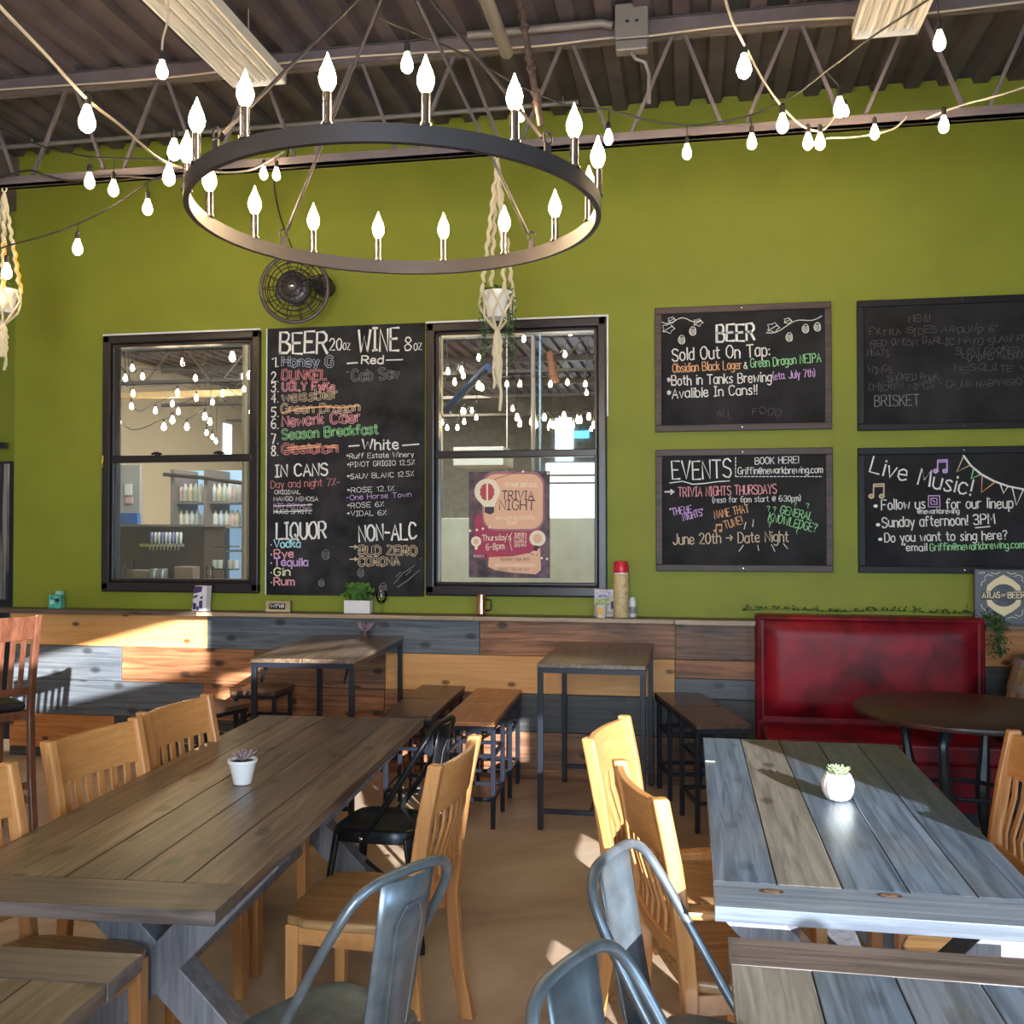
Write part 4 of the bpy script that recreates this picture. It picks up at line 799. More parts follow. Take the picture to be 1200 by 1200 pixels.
# fixtures, pipes and box -------------------------------------------------
def fixture(label, x0, x1, y0, y1, z):
    t = thing('ceiling_light', label, 'light fixture', ((x0 + x1) / 2, (y0 + y1) / 2, z), group='long ceiling light fixtures'); w_ = (x1 - x0) / 2; l = (y1 - y0) / 2
    B(-w_, w_, -l, l, .05, .06).build('housing', M['refl'], t)
    f = MB(); f.box(-w_, -w_ + .014, -l, l, 0, .05); f.box(w_ - .014, w_, -l, l, 0, .05); f.box(-w_, w_, -l, -l + .014, 0, .05); f.box(-w_, w_, l - .014, l, 0, .05); f.build('rim', M['refl'], t)
    n = 4; p = (2 * w_ - .03) / n
    for i in range(n):
        xa = -w_ + .015 + i * p; mb = MB(); mb.prism([(xa, .012), (xa + .006, .012), (xa + p * .3, .045), (xa + p * .7, .045), (xa + p - .006, .012), (xa + p, .012), (xa + p, .049), (xa, .049)], 'y', -l + .016, l - .016); mb.build('reflector', M['refl'], t)
        MB().tube([(xa + p / 2, -l + .02, .026), (xa + p / 2, l - .02, .026)], .009, 10).build('tube', M['tubelamp'], t, smooth=True)
    for yy in (-l + .15, l - .15): MB().tube([(0, yy, .06), (0, yy, CZ - z)], .003, 5).build('hanger_wire', M['cordlite'], t)
fixture('long pale ceiling fixture at upper left beside the chandelier', -2.47, -2.16, 3.78, 5.0, 4.08)
fixture('pale ceiling fixture at the upper right edge of the picture', .79, 1.10, 3.78, 5.05, 4.08)
q = Vector((0, 0, 4.385)); pp = MB().tube([(-7.2, 6.2, q.z), (-.7, 6.2, q.z)], .016, 10).build('thin_pipe', M['galv'], None, smooth=True); tag(pp, 'thin pale horizontal pipe just below the deck, near the top of the green wall', 'pipe')
for k in range(4): MB().bar((-6.5 + 1.9 * k, 6.2, q.z), (-6.5 + 1.9 * k, 6.2, CZ), .01, .01).build('pipe_hanger', M['galv'], pp)
bx = thing('junction_box', 'grey metal junction box clamped to the roof joist above the right board', 'box', at(741, 40, 5.29)); bx.location.y = 5.24
B(-.088, .088, -.04, .04, -.065, .125).build('body', M['galv'], bx, bevel=.006); B(-.085, .085, -.035, .04, -.125, -.068).build('lower_housing', M['galv'], bx, bevel=.008)
MB().tube([(-.10, 0, .03), (-.16, .0, .05), (-.9, .0, .05)], .022, 10).build('conduit', M['galv'], bx, smooth=True); MB().tube([(.0, 0, -.125), (.02, 0, -.16), (.07, .01, -.18), (.09, .02, -.24), (.09, .02, -.40)], .011, 8).build('flex_conduit', M['galv'], bx, smooth=True)
MB().tube([(.02, 0, .125), (.02, 0, .35)], .014, 8).build('conduit', M['galv'], bx, smooth=True)
for s in (-.03, .02): B(s, s + .018, -.044, -.040, .02, .032).build('label_mark', M['black'], bx)
p0 = at(592, 100, 4.9); pp = MB().tube([(p0.x, 1.0, 4.12), (p0.x, 4.95, 4.12)], .034, 14).build('sprinkler_pipe', M['galv'], None, smooth=True); tag(pp, 'thick pale grey pipe running toward the wall under the roof deck', 'pipe')
a, b = at(608, -6, 4.75), at(634, 148, 4.75); rd = MB().tube([(0, 0, 0), b - a], .017, 10)
for t in (.16, .25, .48, .56, .74, .82):
    p = (b - a) * t; rd.tube([p - (b - a) * .012, p + (b - a) * .012], .025, 10)
rd = rd.build('threaded_pipe', M['rust'], None, smooth=True); rd.location = a; tag(rd, 'rusty hanging pipe with couplings above the chandelier, pointing down', 'pipe')

# ================================================================== WALL FAN
f0 = at(345, 338, 6.16); fan = thing('wall_fan', 'black round wire cage fan on the wall above the left window', 'fan', f0, 9)
def ringpts(r, y, n=32): return [(r * math.cos(2 * math.pi * i / n), y, r * math.sin(2 * math.pi * i / n)) for i in range(n)]
fr = .225
MB().tube(ringpts(fr, 0, 48), .009, 8, True, flat=1.6).build('outer_ring', M['iron'], fan, smooth=True)
mb = MB()
for r, y in ((.19, -.03), (.16, -.045), (.13, -.055), (.10, -.06), (.07, -.065)): mb.tube(ringpts(r, y, 28), .003, 4, True)
for r, y in ((.19, .03), (.14, .05), (.09, .055)): mb.tube(ringpts(r, y, 28), .003, 4, True)
for k in range(14):
    a = 2 * math.pi * k / 14; c_, s_ = math.cos(a), math.sin(a)
    for sg in (-1, 1): mb.tube([(fr * c_, 0, fr * s_), (.17 * c_, .042 * sg, .17 * s_), (.05 * c_, .065 * sg, .05 * s_)], .003, 4)
mb.build('wire_cage', M['black'], fan)
for k in range(4):
    a = 2 * math.pi * k / 4 + .3; mb = MB(); vs = []
    for r in (.05, .08, .11, .125):
        for dt in (-.32, 0, .32): vs.append((r * math.cos(a + dt), .012 * (dt / .32) , r * math.sin(a + dt)))
    mb.add(vs, [(i * 3 + j, i * 3 + j + 1, i * 3 + j + 4, i * 3 + j + 3) for i in range(3) for j in range(2)]); mb.add([(x, y + .002, z) for x, y, z in vs], [(i * 3 + j, i * 3 + j + 3, i * 3 + j + 4, i * 3 + j + 1) for i in range(3) for j in range(2)]); mb.build('blade', M['iron'], fan)
MB().lathe([(.03, -.075), (.045, -.06), (.105, -.045), (.11, -.02), (.10, .06), (.06, .09)], 28, m=Matrix.Rotation(R(-90), 4, 'X')).build('motor', M['iron'], fan, smooth=True)
MB().lathe([(.001, .0), (.018, .002), (.02, .012), (.012, .02), (.001, .022)], 14, m=Matrix.Translation((0, -.067, 0)) @ Matrix.Rotation(R(90), 4, 'X')).build('centre_badge', M['chrome'], fan, smooth=True)
mb = MB(); mb.bar((.10, .05, .05), (.17, .30, .08), .05, .05); mb.lathe([(.06, 0), (.07, .01), (.07, .10), (.05, .12)], 18, m=Matrix.Translation((.15, .29, .07)) @ Matrix.Rotation(R(90), 4, 'X')); mb.build('wall_bracket', M['iron'], fan, smooth=True)

# ================================================================== MACRAME HANGERS
def macrame(label, px, ptop, pbot_pot, ptail, Y, vines, stripes=False):
    top = at(px, ptop, Y); zp = at(px, pbot_pot, Y).z; zt = at(px, ptail, Y).z
    t = thing('macrame_hanger', label, 'plant hanger', top); H_ = top.z - zp; 
    MB().tube([(0, 0, .02 + .016 * math.sin(a * .7)) if 0 else (.016 * math.cos(a * .7), 0, .0 + .016 * math.sin(a * .7)) for a in range(9)], .004, 6, True).build('hook_ring', M['rope'], t, smooth=True)
    pr = .095; zr = -H_ + .16
    for k in range(4):
        a = R(35 + 90 * k); q = Vector((pr * math.cos(a), pr * math.sin(a), zr)); pts = []; rr = []
        N = 36
        for i in range(N + 1):
            u = i / N; p = Vector((0, 0, -.02)).lerp(q, u ** .9 if u > 0 else 0); tw = .006 * (1 if .1 < u < .95 else 0)
            pts.append(p + Vector((tw * math.cos(u * 55), tw * math.sin(u * 55), 0))); rr.append(.008 + .005 * abs(math.sin(u * 24)))
        MB().tube(pts, rr, 7).build('knotted_cord', M['rope'], t, smooth=True)
        if stripes and k in (0, 3): MB().tube([p + Vector((.008, 0, 0)) for p in pts[18:]], .008, 6).build('accent_cord', M['orange_rope'], t, smooth=True)
    # net round the pot
    mb = MB(); b0 = Vector((0, 0, -H_ - .05))
    for k in range(8):
        a = R(35 + 45 * k); a2 = a + R(45); a3 = a + R(22)
        mb.tube([(pr * math.cos(a), pr * math.sin(a), zr + .005), ((pr + .006) * math.cos(a3), (pr + .006) * math.sin(a3), zr - .06), (.08 * math.cos(a2), .08 * math.sin(a2), zr - .13), (0, 0, b0.z)], .007, 6)
        mb.tube([(pr * math.cos(a2), pr * math.sin(a2), zr + .005), ((pr + .006) * math.cos(a3), (pr + .006) * math.sin(a3), zr - .06), (.08 * math.cos(a), .08 * math.sin(a), zr - .13)], .007, 6)
    mb.build('net', M['rope'], t, smooth=True)
    mb = MB(); L_ = top.z - H_ - .05 - zt
    for k in range(9):
        a = k * .7; ll = L_ * (1 if k == 0 else rnd.uniform(.45, .72)); pts = [(0, 0, b0.z + .02)] + [(.018 * math.cos(a) + .005 * math.sin(i * 2.2 + k), .018 * math.sin(a) + .005 * math.cos(i * 2 + k), b0.z - ll * i / 8) for i in range(1, 9)]
        mb.tube(pts, [.008 + .003 * (i % 2) for i in range(9)], 6)
    mb.build('tassel', M['rope'], t, smooth=True)
    # planter inside
    pot = thing('hanging_pot', label.split(' macrame')[0] + ' hung flower pot held in the rope net', 'plant pot', top + Vector((0, 0, zr)))
    MB().lathe([(.055, -.135), (.06, -.13), (.083, .0), (.086, .01), (.078, .01), (.074, -.005), (.001, -.008)], 22).build('pot', M['white_cer'], pot, smooth=True)
    mb = MB()
    for k in range(60 if vines else 24):
        a = rnd.uniform(0, 6.28); r0 = rnd.uniform(.02, .09); leafq(mb, Vector((r0 * math.cos(a), r0 * math.sin(a), rnd.uniform(.0, .05))), .022)
    mb.build('foliage', M['leafdark'], pot)['kind'] = 'stuff'
    for (dx, ln) in vines:
        mb = MB(); base = Vector((dx, -.02, .01))
        mb.tube([(dx * .8, -.0, .01), (dx, -.03, -.03), (dx * 1.02, -.03, -ln)], .002, 4)
        for i in range(int(ln / .0055)):
            z = -.01 - i * .0055; leafq(mb, Vector((dx + rnd.uniform(-.022, .022), -.03 + rnd.uniform(-.02, .02), z)), .013)
        mb.build('trailing_vine', M['leafdark'], pot)
    return t
def leafq(mb, c, s):
    d = Vector((rnd.uniform(-1, 1), rnd.uniform(-1, 1), rnd.uniform(-.8, .8))).normalized(); u = d.orthogonal().normalized() * s * .45
    mb.add([c - d * s * .7, c + u, c + d * s * .8, c - u], [(0, 1, 2, 3)])
macrame('cream knotted macrame hanger with trailing plant before the right window', 583, 183, 378, 482, 5.35, [(-.075, .40), (-.06, .30), (.075, .42), (.09, .36), (.065, .25)])
macrame('leftmost cream and orange macrame hanger with white pot at the picture edge', 5, 222, 372, 434, 5.35, [], True)

# ================================================================== POTS AND LEDGE THINGS
def succulent(par, c, n, r, mat, name='succulent', up=.5, wd=.35):
    for k in range(n):
        a = k * 2.4; f = (k + 1) / n; l = r * (.45 + .55 * f); tilt = R(80 - 62 * f * (1 - up * .3)); d = Vector((math.cos(a) * math.cos(tilt), math.sin(a) * math.cos(tilt), math.sin(tilt))); s = d.cross(Vector((0, 0, 1))).normalized() * l * wd / 2; u = s.cross(d).normalized() * l * .07
        c_ = Vector(c); mb = MB(); mb.add([c_, c_ + d * l * .6 + s, c_ + d * l, c_ + d * l * .6 - s, c_ + d * l * .55 + u * 1.4, c_ + d * l * .5 - u * 1.6], [(0, 1, 4), (1, 2, 4), (2, 3, 4), (3, 0, 4), (1, 0, 5), (2, 1, 5), (3, 2, 5), (0, 3, 5)])
        mb.build('leaf', M[mat], par, smooth=False)
p = thing('potted_succulent', 'small purple succulent in a conical white pot on the brown plank table', 'potted plant', (-1.552, 3.235, .76))
MB().lathe([(.028, 0), (.031, .002), (.047, .074), (.052, .076), (.052, .086), (.046, .086), (.043, .074), (.001, .072)], 28).build('pot', M['white_cer'], p, smooth=True); MB().lathe([(.001, .070), (.044, .072), (.044, .077), (.001, .079)], 16).build('soil', M['soil'], p)
succulent(p, (0, 0, .080), 30, .062, 'succ2', up=.8, wd=.26)
p = thing('potted_succulent', 'pale green succulent in a round ribbed white pot on the blue-grey table', 'potted plant', (.474, 3.40, .76))
mb = MB(); n = 64; vs = []; fs = []; pr_ = [(.030, 0), (.040, .008), (.049, .028), (.052, .048), (.049, .066), (.041, .082), (.037, .088), (.033, .088), (.030, .080)]
for r, z in pr_:
    for k in range(n): a = 2 * math.pi * k / n; rr = r * (1 + .022 * math.cos(16 * a)); vs.append((rr * math.cos(a), rr * math.sin(a), z))
for i in range(len(pr_) - 1):
    for k in range(n): fs.append((i * n + k, i * n + (k + 1) % n, (i + 1) * n + (k + 1) % n, (i + 1) * n + k))
fs += [tuple(range(n))[::-1], tuple(range((len(pr_) - 1) * n, len(pr_) * n))]; mb.add(vs, fs); mb.build('pot', M['white_cer'], p, smooth=True)
succulent(p, (0, 0, .080), 30, .055, 'succ', wd=.42)
hp = hl.location + Matrix.Rotation(R(4), 3, 'Z') @ Vector((.38, 1.06, .93)); p = thing('potted_succulent', 'tiny spiky reddish plant in a dark pot on the sunlit high table', 'potted plant', hp)
MB().lathe([(.020, 0), (.028, .03), (.028, .042), (.024, .042), (.001, .036)], 16).build('pot', plain('brown_pot', (.10, .065, .05), .5), p, smooth=True); succulent(p, (0, 0, .038), 24, .105, 'succ2', up=1.5, wd=.16)
YL = 6.40
def lx(px, py=700): return at(px, py, YL).x
# green tin box
p = thing('green_tin', 'small teal green tin with a raised lid at the left end of the ledge', 'tin', (lx(66.5), YL, LT), 4)
B(-.045, .045, -.03, .03, 0, .098).build('box', plain('teal_print', (.09, .42, .32), .4, noise=.7, nscale=40), p, bevel=.003); B(-.005, .045, -.012, .02, .099, .125).build('lid', plain('teal_lid', (.28, .60, .50), .35), p, bevel=.003)
for i, (x0, x1) in enumerate(((-.036, -.004), (.006, .034))): B(x0, x1, -.0315, -.030, .03 + .02 * i, .06 + .01 * i).build('printed_patch', M['black'] if i else plain('pale_teal', (.4, .75, .62), .5), p)
# snack pouch
p = thing('snack_box', 'white and purple printed box under the left window', 'box', (lx(238), YL - .01, LT), -8); mb = MB(); mb.prism([(-.07, 0), (.045, 0), (.055, .175), (-.045, .175)], 'y', -.025, .03); mb.build('box', plain('white_card', (.80, .78, .80), .5), p)
pur = plain('purple_print', (.085, .035, .16), .45)
for q in ([(-.045, .172), (.02, .172), (.012, .135), (-.05, .12)], [(-.062, .01), (-.06, .06), (-.03, .05), (-.035, .01)], [(-.01, .02), (.018, .02), (.02, .075), (-.008, .07)], [(-.055, .085), (-.02, .10), (-.022, .115), (-.052, .105)], [(.0, .085), (.02, .085), (.022, .105), (.002, .1)], [(-.03, .005), (-.012, .005), (-.012, .03), (-.03, .035)]):
    mb = MB(); mb.add([(x, -.0262, z) for x, z in q], [tuple(range(len(q)))]); mb.build('printed_patch', pur, p)
# small wooden sign
p = thing('wooden_sign', 'small pale wooden block sign with scribbled black lettering below the chalk menu', 'sign', (lx(326), YL, LT), 0)
B(-.09, .09, -.012, .012, 0, .075).build('block', wood('pale_block', (.45, .32, .17), (.66, .50, .3), 'x'), p, bevel=.004); B(-.06, .058, -.0135, -.012, .018, .058).build('ink_panel', M['black'], p)
mb = MB(); letters(mb, 'wne', -.05, .03, .05, .03, .03, .005); o = mb.build('lettering', CH['w'], p); o.location.y = -.0142
# white rectangular planter
p = thing('planter_box', 'white rectangular planter with leafy green plant on the ledge', 'planter', (lx(420), YL, LT), 0)
B(-.092, .092, -.035, .035, 0, .088).build('trough', M['white_cer'], p, bevel=.003); B(-.084, .084, -.028, .028, .0885, .090).build('soil', M['soil'], p)
mb = MB()
for k in range(230):
    a = rnd.uniform(0, 6.28); f = rnd.random(); c = Vector((rnd.gauss(0, .045), rnd.gauss(0, .018), .10 + .10 * f)); leafq(mb, c, .030)
mb.build('foliage', M['leaf'], p)['kind'] = 'stuff'
# wine glass
p = MB().lathe([(.034, 0), (.034, .003), (.005, .008), (.004, .06), (.022, .075), (.036, .10), (.037, .125), (.030, .155), (.028, .155), (.034, .125), (.033, .10), (.018, .078), (.001, .07)], 22).build('wine_glass', M['clear'], None, smooth=True); p.location = (lx(447), YL, LT); tag(p, 'clear stemmed wine glass right of the white planter', 'glass')
# copper mug
p = thing('copper_mug', 'tall copper mug with black handle under the right window', 'mug', (lx(564), YL, LT)); cop = plain('polished_copper', (.86, .45, .30), .22, metal=1)
MB().lathe([(.040, 0), (.042, .004), (.035, .010), (.030, .11), (.031, .135), (.028, .135), (.027, .02), (.001, .015)], 26).build('body', cop, p, smooth=True); MB().tube([(.030, 0, .105), (.062, 0, .10), (.066, 0, .06), (.062, 0, .035), (.034, 0, .03)], .006, 8).build('handle', M['black'], p, smooth=True)
# picture card
p = thing('picture_card', 'standing printed picture card behind the paper cup', 'card', (lx(709), YL + .035, LT)); B(-.072, .072, -.004, .004, 0, .178).build('card', plain('pale_card', (.62, .55, .55), .6), p)
for x0, x1, z0, z1, c in ((-.066, .066, .12, .17, (.55, .50, .62)), (-.066, .03, .075, .118, (.33, .42, .16)), (-.066, -.01, .01, .07, (.7, .62, .5)), (.035, .06, .05, .10, (.08, .04, .12)), (.0, .06, .012, .045, (.60, .48, .45)), (-.05, .01, .128, .14, (.22, .16, .3))):
    B(x0, x1, -.0052 - z0 * .003, -.004, z0, z1).build('printed_patch', plain('card_print', c, .6, noise=.5, nscale=60), p)
p = thing('paper_cup', 'small pale cup with orange picture in front of the picture card', 'cup', (lx(705), YL - .05, LT)); MB().lathe([(.030, 0), (.031, .002), (.040, .080), (.042, .083), (.038, .083), (.036, .07), (.001, .065)], 24).build('cup', plain('cream_cup', (.80, .74, .62), .5), p, smooth=True)
mb = MB(); vs = []
for i in range(9):
    a = R(-90 - 32 + 8 * i); vs += [(.0335 * math.cos(a), .0335 * math.sin(a), .018), (.0385 * math.cos(a), .0385 * math.sin(a), .066)]
mb.add(vs, [(2 * i, 2 * i + 2, 2 * i + 3, 2 * i + 1) for i in range(8)]); mb.build('orange_print', plain('amber_print', (.85, .5, .15), .5), p)
# capped canister
p = thing('canister', 'tall tan canister with red cap standing on the ledge right of the window', 'canister', (lx(728), YL, LT)); MB().lathe([(.048, 0), (.050, .004), (.050, .275), (.046, .282)], 30).build('body', plain('tan_print', (.62, .47, .24), .45, noise=.25, nscale=30), p, smooth=True)
MB().lathe([(.046, .2825), (.046, .290), (.044, .291)], 30).build('collar', M['white_cer'], p, smooth=True); MB().lathe([(.047, .291), (.049, .30), (.046, .345), (.038, .362), (.001, .364)], 26).build('cap', plain('red_cap', (.72, .02, .05), .3), p, smooth=True)
for a, z in ((-70, .20), (-100, .12), (-85, .06), (-60, .15)): MB().bar((.0505 * math.cos(R(a)), .0505 * math.sin(R(a)), z), (.0505 * math.cos(R(a + 14)), .0505 * math.sin(R(a + 14)), z + .012), .004, .002).build('bee_mark', M['black'], p)
p = thing('white_bottle', 'small white labelled bottle right of the tan canister', 'bottle', (lx(741), YL + .03, LT)); MB().lathe([(.022, 0), (.024, .003), (.024, .105), (.019, .118), (.015, .128), (.001, .13)], 18).build('body', plain('bottle_white', (.72, .72, .70), .3), p, smooth=True)
mb = MB()
mb.lathe([(.0245, .025), (.0245, .07)], 18); mb.build('label_band', plain('grey_print', (.3, .3, .32), .5, noise=.6, nscale=80), p)
# book
p = thing('book', 'dark grey book with round gold emblem propped upright on the ledge at the right', 'book', (lx(1174, 720) , 6.37, LT), -3); navy = plain('slate_cover', (.10, .10, .125), .45); gold = plain('gold_print', (.80, .66, .38), .45)
B(-.158, .158, -.012, -.009, .0, .325).build('cover', navy, p); B(-.158, .158, .020, .023, .0, .325).build('cover', navy, p); B(-.160, -.157, -.012, .023, .0, .325).build('spine', navy, p); B(-.155, .153, -.009, .020, .004, .32).build('pages', M['white_cer'], p)
def flat(pts, mat, name, d): mb = MB(); mb.add([(x, -.0122 - d, z) for x, z in pts], [tuple(range(len(pts)))]); mb.build(name, mat, p)
cz = .172
flat([(0, cz + .125), (.05, cz + .095), (.09, cz + .06), (.10, cz), (.09, cz - .06), (.05, cz - .095), (0, cz - .125), (-.05, cz - .095), (-.09, cz - .06), (-.10, cz), (-.09, cz + .06), (-.05, cz + .095)], gold, 'emblem', .0002)
flat([(.075 * math.cos(i * math.pi / 16), cz + .068 * math.sin(i * math.pi / 16)) for i in range(32)], plain('globe_print', (.06, .07, .09), .5, noise=.6, nscale=30), 'emblem_globe', .0005)
flat([(-.13, cz - .03), (.125, cz - .024), (.13, cz + .03), (-.125, cz + .024)], plain('banner_dark', (.07, .055, .05), .5), 'banner', .0008)
for s in (-1, 1):
    for v in (-1, 1):
        mb = MB(); ribbon(mb, [(s * .06, cz + v * .115), (s * .085, cz + v * .125), (s * .105, cz + v * .11), (s * .10, cz + v * .09), (s * .12, cz + v * .08), (s * .125, cz + v * .055)], .004); ribbon(mb, [(s * .02, cz + v * .14), (s * .04, cz + v * .128), (s * .07, cz + v * .135)], .004); o = mb.build('scroll', gold, p); o.location.y = -.0126
mb = MB(); letters(mb, 'ATLAS', -.118, cz - .016, -.022, cz - .014, .034, .0065, jit=0); letters(mb, 'OF', -.013, cz - .006, .012, cz - .006, .014, .003, jit=0); letters(mb, 'BEER', .024, cz - .015, .116, cz - .012, .034, .0065, jit=0); o = mb.build('title', gold, p); o.location.y = -.0134
mb = MB(); letters(mb, 'LONG', -.140, .302, -.105, .302, .010, .002, jit=.02); o = mb.build('small_print', gold, p); o.location.y = -.0126
# ivy garland
iv = thing('ivy_garland', 'thin leafy green garland lying along the ledge behind the red booth', 'garland', (1.0, 6.41, 1.12)); mb = MB(); lf = MB()
pts = [(-.68, 0, .02), (-.4, .01, .03), (-.1, 0, .02), (.2, .01, .03), (.5, 0, .02), (.72, -.02, .02), (.79, -.12, -.02), (.80, -.14, -.10), (.79, -.14, -.2)]
iv_p = catmull([Vector(q) for q in pts], 8); MB().tube(iv_p, .002, 4).build('stem', M['leafdark'], iv)
for q in iv_p:
    n = 3 if q.x < .70 else 11
    for k in range(n): leafq(lf, q + Vector((rnd.gauss(0, .02 if q.x < .7 else .028), rnd.uniform(-.03, .01), abs(rnd.gauss(0, .012)) + (0 if q.x < .7 else rnd.uniform(-.03, .02)))), .018)
lf.build('leaves', M['leafdark'], iv)['kind'] = 'stuff'
# straws / paper scrap on the right table
d = at(866, 893, 1) - CAM; d = CAM + d * ((.762 - 1.65) / d.z); sc = MB().box(-.025, .012, -.006, .006, 0, .001).build('paper_scrap', M['white_cer'], None); sc.location = (.075, d.y + 0, .7605); tag(sc, 'tiny white paper scrap at the far left edge of the blue-grey table', 'paper')

# ================================================================== CHALK MENU BETWEEN THE WINDOWS
a, b = at(314.5, 386, W), at(497.5, 699, W)
mn = thing('menu_board', 'big chalk drinks menu board headed BEER and WINE between the two windows', 'chalkboard', ((a.x + b.x) / 2, W, (a.z + b.z) / 2)); hw, hh = (b.x - a.x) / 2, (a.z - b.z) / 2
B(-hw, hw, -.022, -.001, -hh, hh).build('panel', M['slate2'], mn, bevel=.003)
B(-hw - .004, -hw + .003, -.026, -.002, -hh, hh).build('edge_strip', M['white_trim'], mn)
K = Board(mn, W - .0226)
K.txt('BEER', 328, 414, 383, 26, 'w', 3.6, 413); K.txt('20', 386, 410, 400, 14, 'w', 1.8); K.txt('oz', 402, 409.5, 410, 12, 'w', 1.2)
K.txt('WINE', 420, 412, 467, 27, 'w', 3.4, 411); K.txt('8', 474, 410.5, 482, 16, 'w', 2.0); K.txt('oz', 485, 410, 494, 12, 'w', 1.3)
for s, y in zip('12345678', (429.5, 447, 459, 471.5, 488.5, 502, 520, 533.5)): K.txt(s, 318, y, 323, 12, 'w', 2.0); K.txt('.', 325, y, 326, 10, 'w', 1.5)
K.txt('Honey G', 331, 429, 390, 12, 'b', .9, outline=1.5); K.txt('DUNKEL', 331, 445, 383, 12, 'r', 1.1, outline=1.2); K.txt('UGLY FyKe', 331, 457.5, 392, 10, 'p', 1.0, outline=1.0)
K.txt('weissbier', 331, 471, 396, 13, 't', .8, 467, outline=1.1); K.txt('Green Dragon', 330, 484.5, 421, 11, 't', .9, 482, outline=1.1); K.line([(330, 484), (350, 479), (380, 476.5), (400, 478), (421, 475)], 'o', 1.6)
K.txt('Newark Cider', 331, 499.5, 422, 13, 'p', 1.1, 494.5, outline=1.2); K.txt('Season Breakfast', 331, 515, 443, 12, 'g', .9, 508, outline=1.0)
K.txt('Obsidian', 331, 531.5, 395, 12, 'r', 1.2, 530, outline=1.3); K.line([[(334, 528), (360, 525), (396, 522)], [(336, 525), (365, 522), (395, 525)]], 'o', 1.3)
K.line([(407, 426), (419, 425)], 'w', 1.6); K.txt('Red', 424, 426, 449, 9.5, 'w', 2.2); K.line([(453, 422), (472, 421.5)], 'w', 1.6)
K.txt('-', 406, 440, 409, 9, 'h', 1); K.txt('Cab Sav', 413, 446.5, 468, 13, 'h', .9, 443, outline=1.3)
K.line([(409, 523), (421, 522)], 'w', 1.6); K.txt('White', 425, 526.5, 467, 12, 'w', 2.3); K.line([(472, 522), (491, 520.5)], 'w', 1.6)
for s, x0, y, x1, y1, c in (('*Ruff Estate Winery', 406, 537.5, 485, 535, 'w'), ('*PINOT GRIGIO 12.5%', 407, 547.5, 486, 544.5, 'w'), ('*SAUV BLANC 12.5%', 407, 561.5, 485, 558, 'w'), ('*ROSE 12.1%', 407, 577.5, 462, 575, 'w'), ('-One Horse Town', 406, 586, 482, 582, 'v'), ('*ROSE 6%', 407, 595.5, 450, 593.5, 'w'), ('*VIDAL 6%', 407, 605, 453, 603.5, 'w')): K.txt(s, x0, y, x1, 6, c, .8, y1)
K.txt('IN CANS', 323, 558.5, 384, 14.5, 'w', 2.6, 556.5); K.txt('Day and night 7%-', 318, 572, 398, 9, 'r', 1.0, 569)
K.txt('ORIGINAL', 322, 579, 352, 5, 'w', .8); K.txt('MANGO MIMOSA', 321, 587, 373, 5.2, 'w', .8); K.txt('KIR ROYALE', 321, 595, 365, 5.2, 'v', .8); K.txt('HUGO SPRITZ', 321, 602, 365, 5.2, 'w', .8)
K.line([[(322, 593), (366, 591.5)], [(322, 600), (366, 598.5)]], 'w', .9)
K.txt('LIQUOR', 324.5, 632, 382, 20, 'w', 3.2, 631); K.txt('NON-ALC', 421, 634, 488, 19, 'w', 3.0, 631.5)
for s, y, x1, c in (('Vodka', 641.5, 352, 'c'), ('Rye', 653, 344, 'p'), ('Tequila', 663, 361, 'v'), ('Gin', 674.5, 340, 'y'), ('Rum', 685.5, 345, 'p')): K.txt(s, 321.5, y, x1, 9.5, c, 2.1); K.txt('.', 317.5, y - 3, 318.5, 9, 'w', 1.6)
K.txt('>', 410, 645, 419, 9, 't', 1.4); K.txt('BUD ZERO', 421, 650.5, 488, 11, 't', .9, outline=1.2); K.txt('>', 410, 659, 419, 9, 't', 1.4); K.txt('CORONA', 421, 662.5, 468, 10, 't', .9, outline=1.2)
def hop(bd, x, y, s, c='w', w=.8):
    bd.line([[(x + s * math.cos(t) * (.6 if math.sin(t) > 0 else .5), y + s * .75 * math.sin(t)) for t in [i * .628 for i in range(11)]]] + [[(x - s * .45, y + s * (.25 * k - .4)), (x - s * .2, y + s * (.25 * k - .2)), (x, y + s * (.25 * k - .4)), (x + s * .2, y + s * (.25 * k - .2)), (x + s * .45, y + s * (.25 * k - .4))] for k in range(4)], c, w)
for x, y, s in ((382, 650, 8), (377, 683, 6), (423, 671, 7), (449, 689, 8)): hop(K, x, y, s, 'h', .7)
K.line([[(462, 684), (472, 672), (484, 664), (494, 654)], [(466, 688), (478, 680), (492, 668)], [(464, 676), (470, 670)], [(476, 674), (482, 668)], [(486, 662), (492, 656)]], 'h', .8)

# ================================================================== FRAMED CHALKBOARDS
def board(label, tl, br, mat):
    a, b = at(*tl, W), at(*br, W); t = thing('chalkboard', label, 'chalkboard', ((a.x + b.x) / 2, W, (a.z + b.z) / 2), group='framed chalkboards on the right'); hw, hh = (b.x - a.x) / 2, (a.z - b.z) / 2; f = .043
    B(-hw + f * .6, hw - f * .6, -.014, -.002, -hh + f * .6, hh - f * .6).build('slate', M['slate'], t)
    for q in ((-hw, hw, hh - f, hh), (-hw, hw, -hh, -hh + f), (-hw, -hw + f, -hh + f, hh - f), (hw - f, hw, -hh + f, hh - f)): B(q[0], q[1], -.028, -.001, q[2], q[3]).build('frame_rail', M[mat], t, bevel=.004)
    for z in (hh - f / 2, -hh + f / 2): MB().lathe([(.004, 0), (.0055, .001), (.003, .003)], 8, m=Matrix.Translation((0, -.028, z)) @ Matrix.Rotation(R(90), 4, 'X')).build('screw', M['chrome'], t)
    return Board(t, W - .0146)
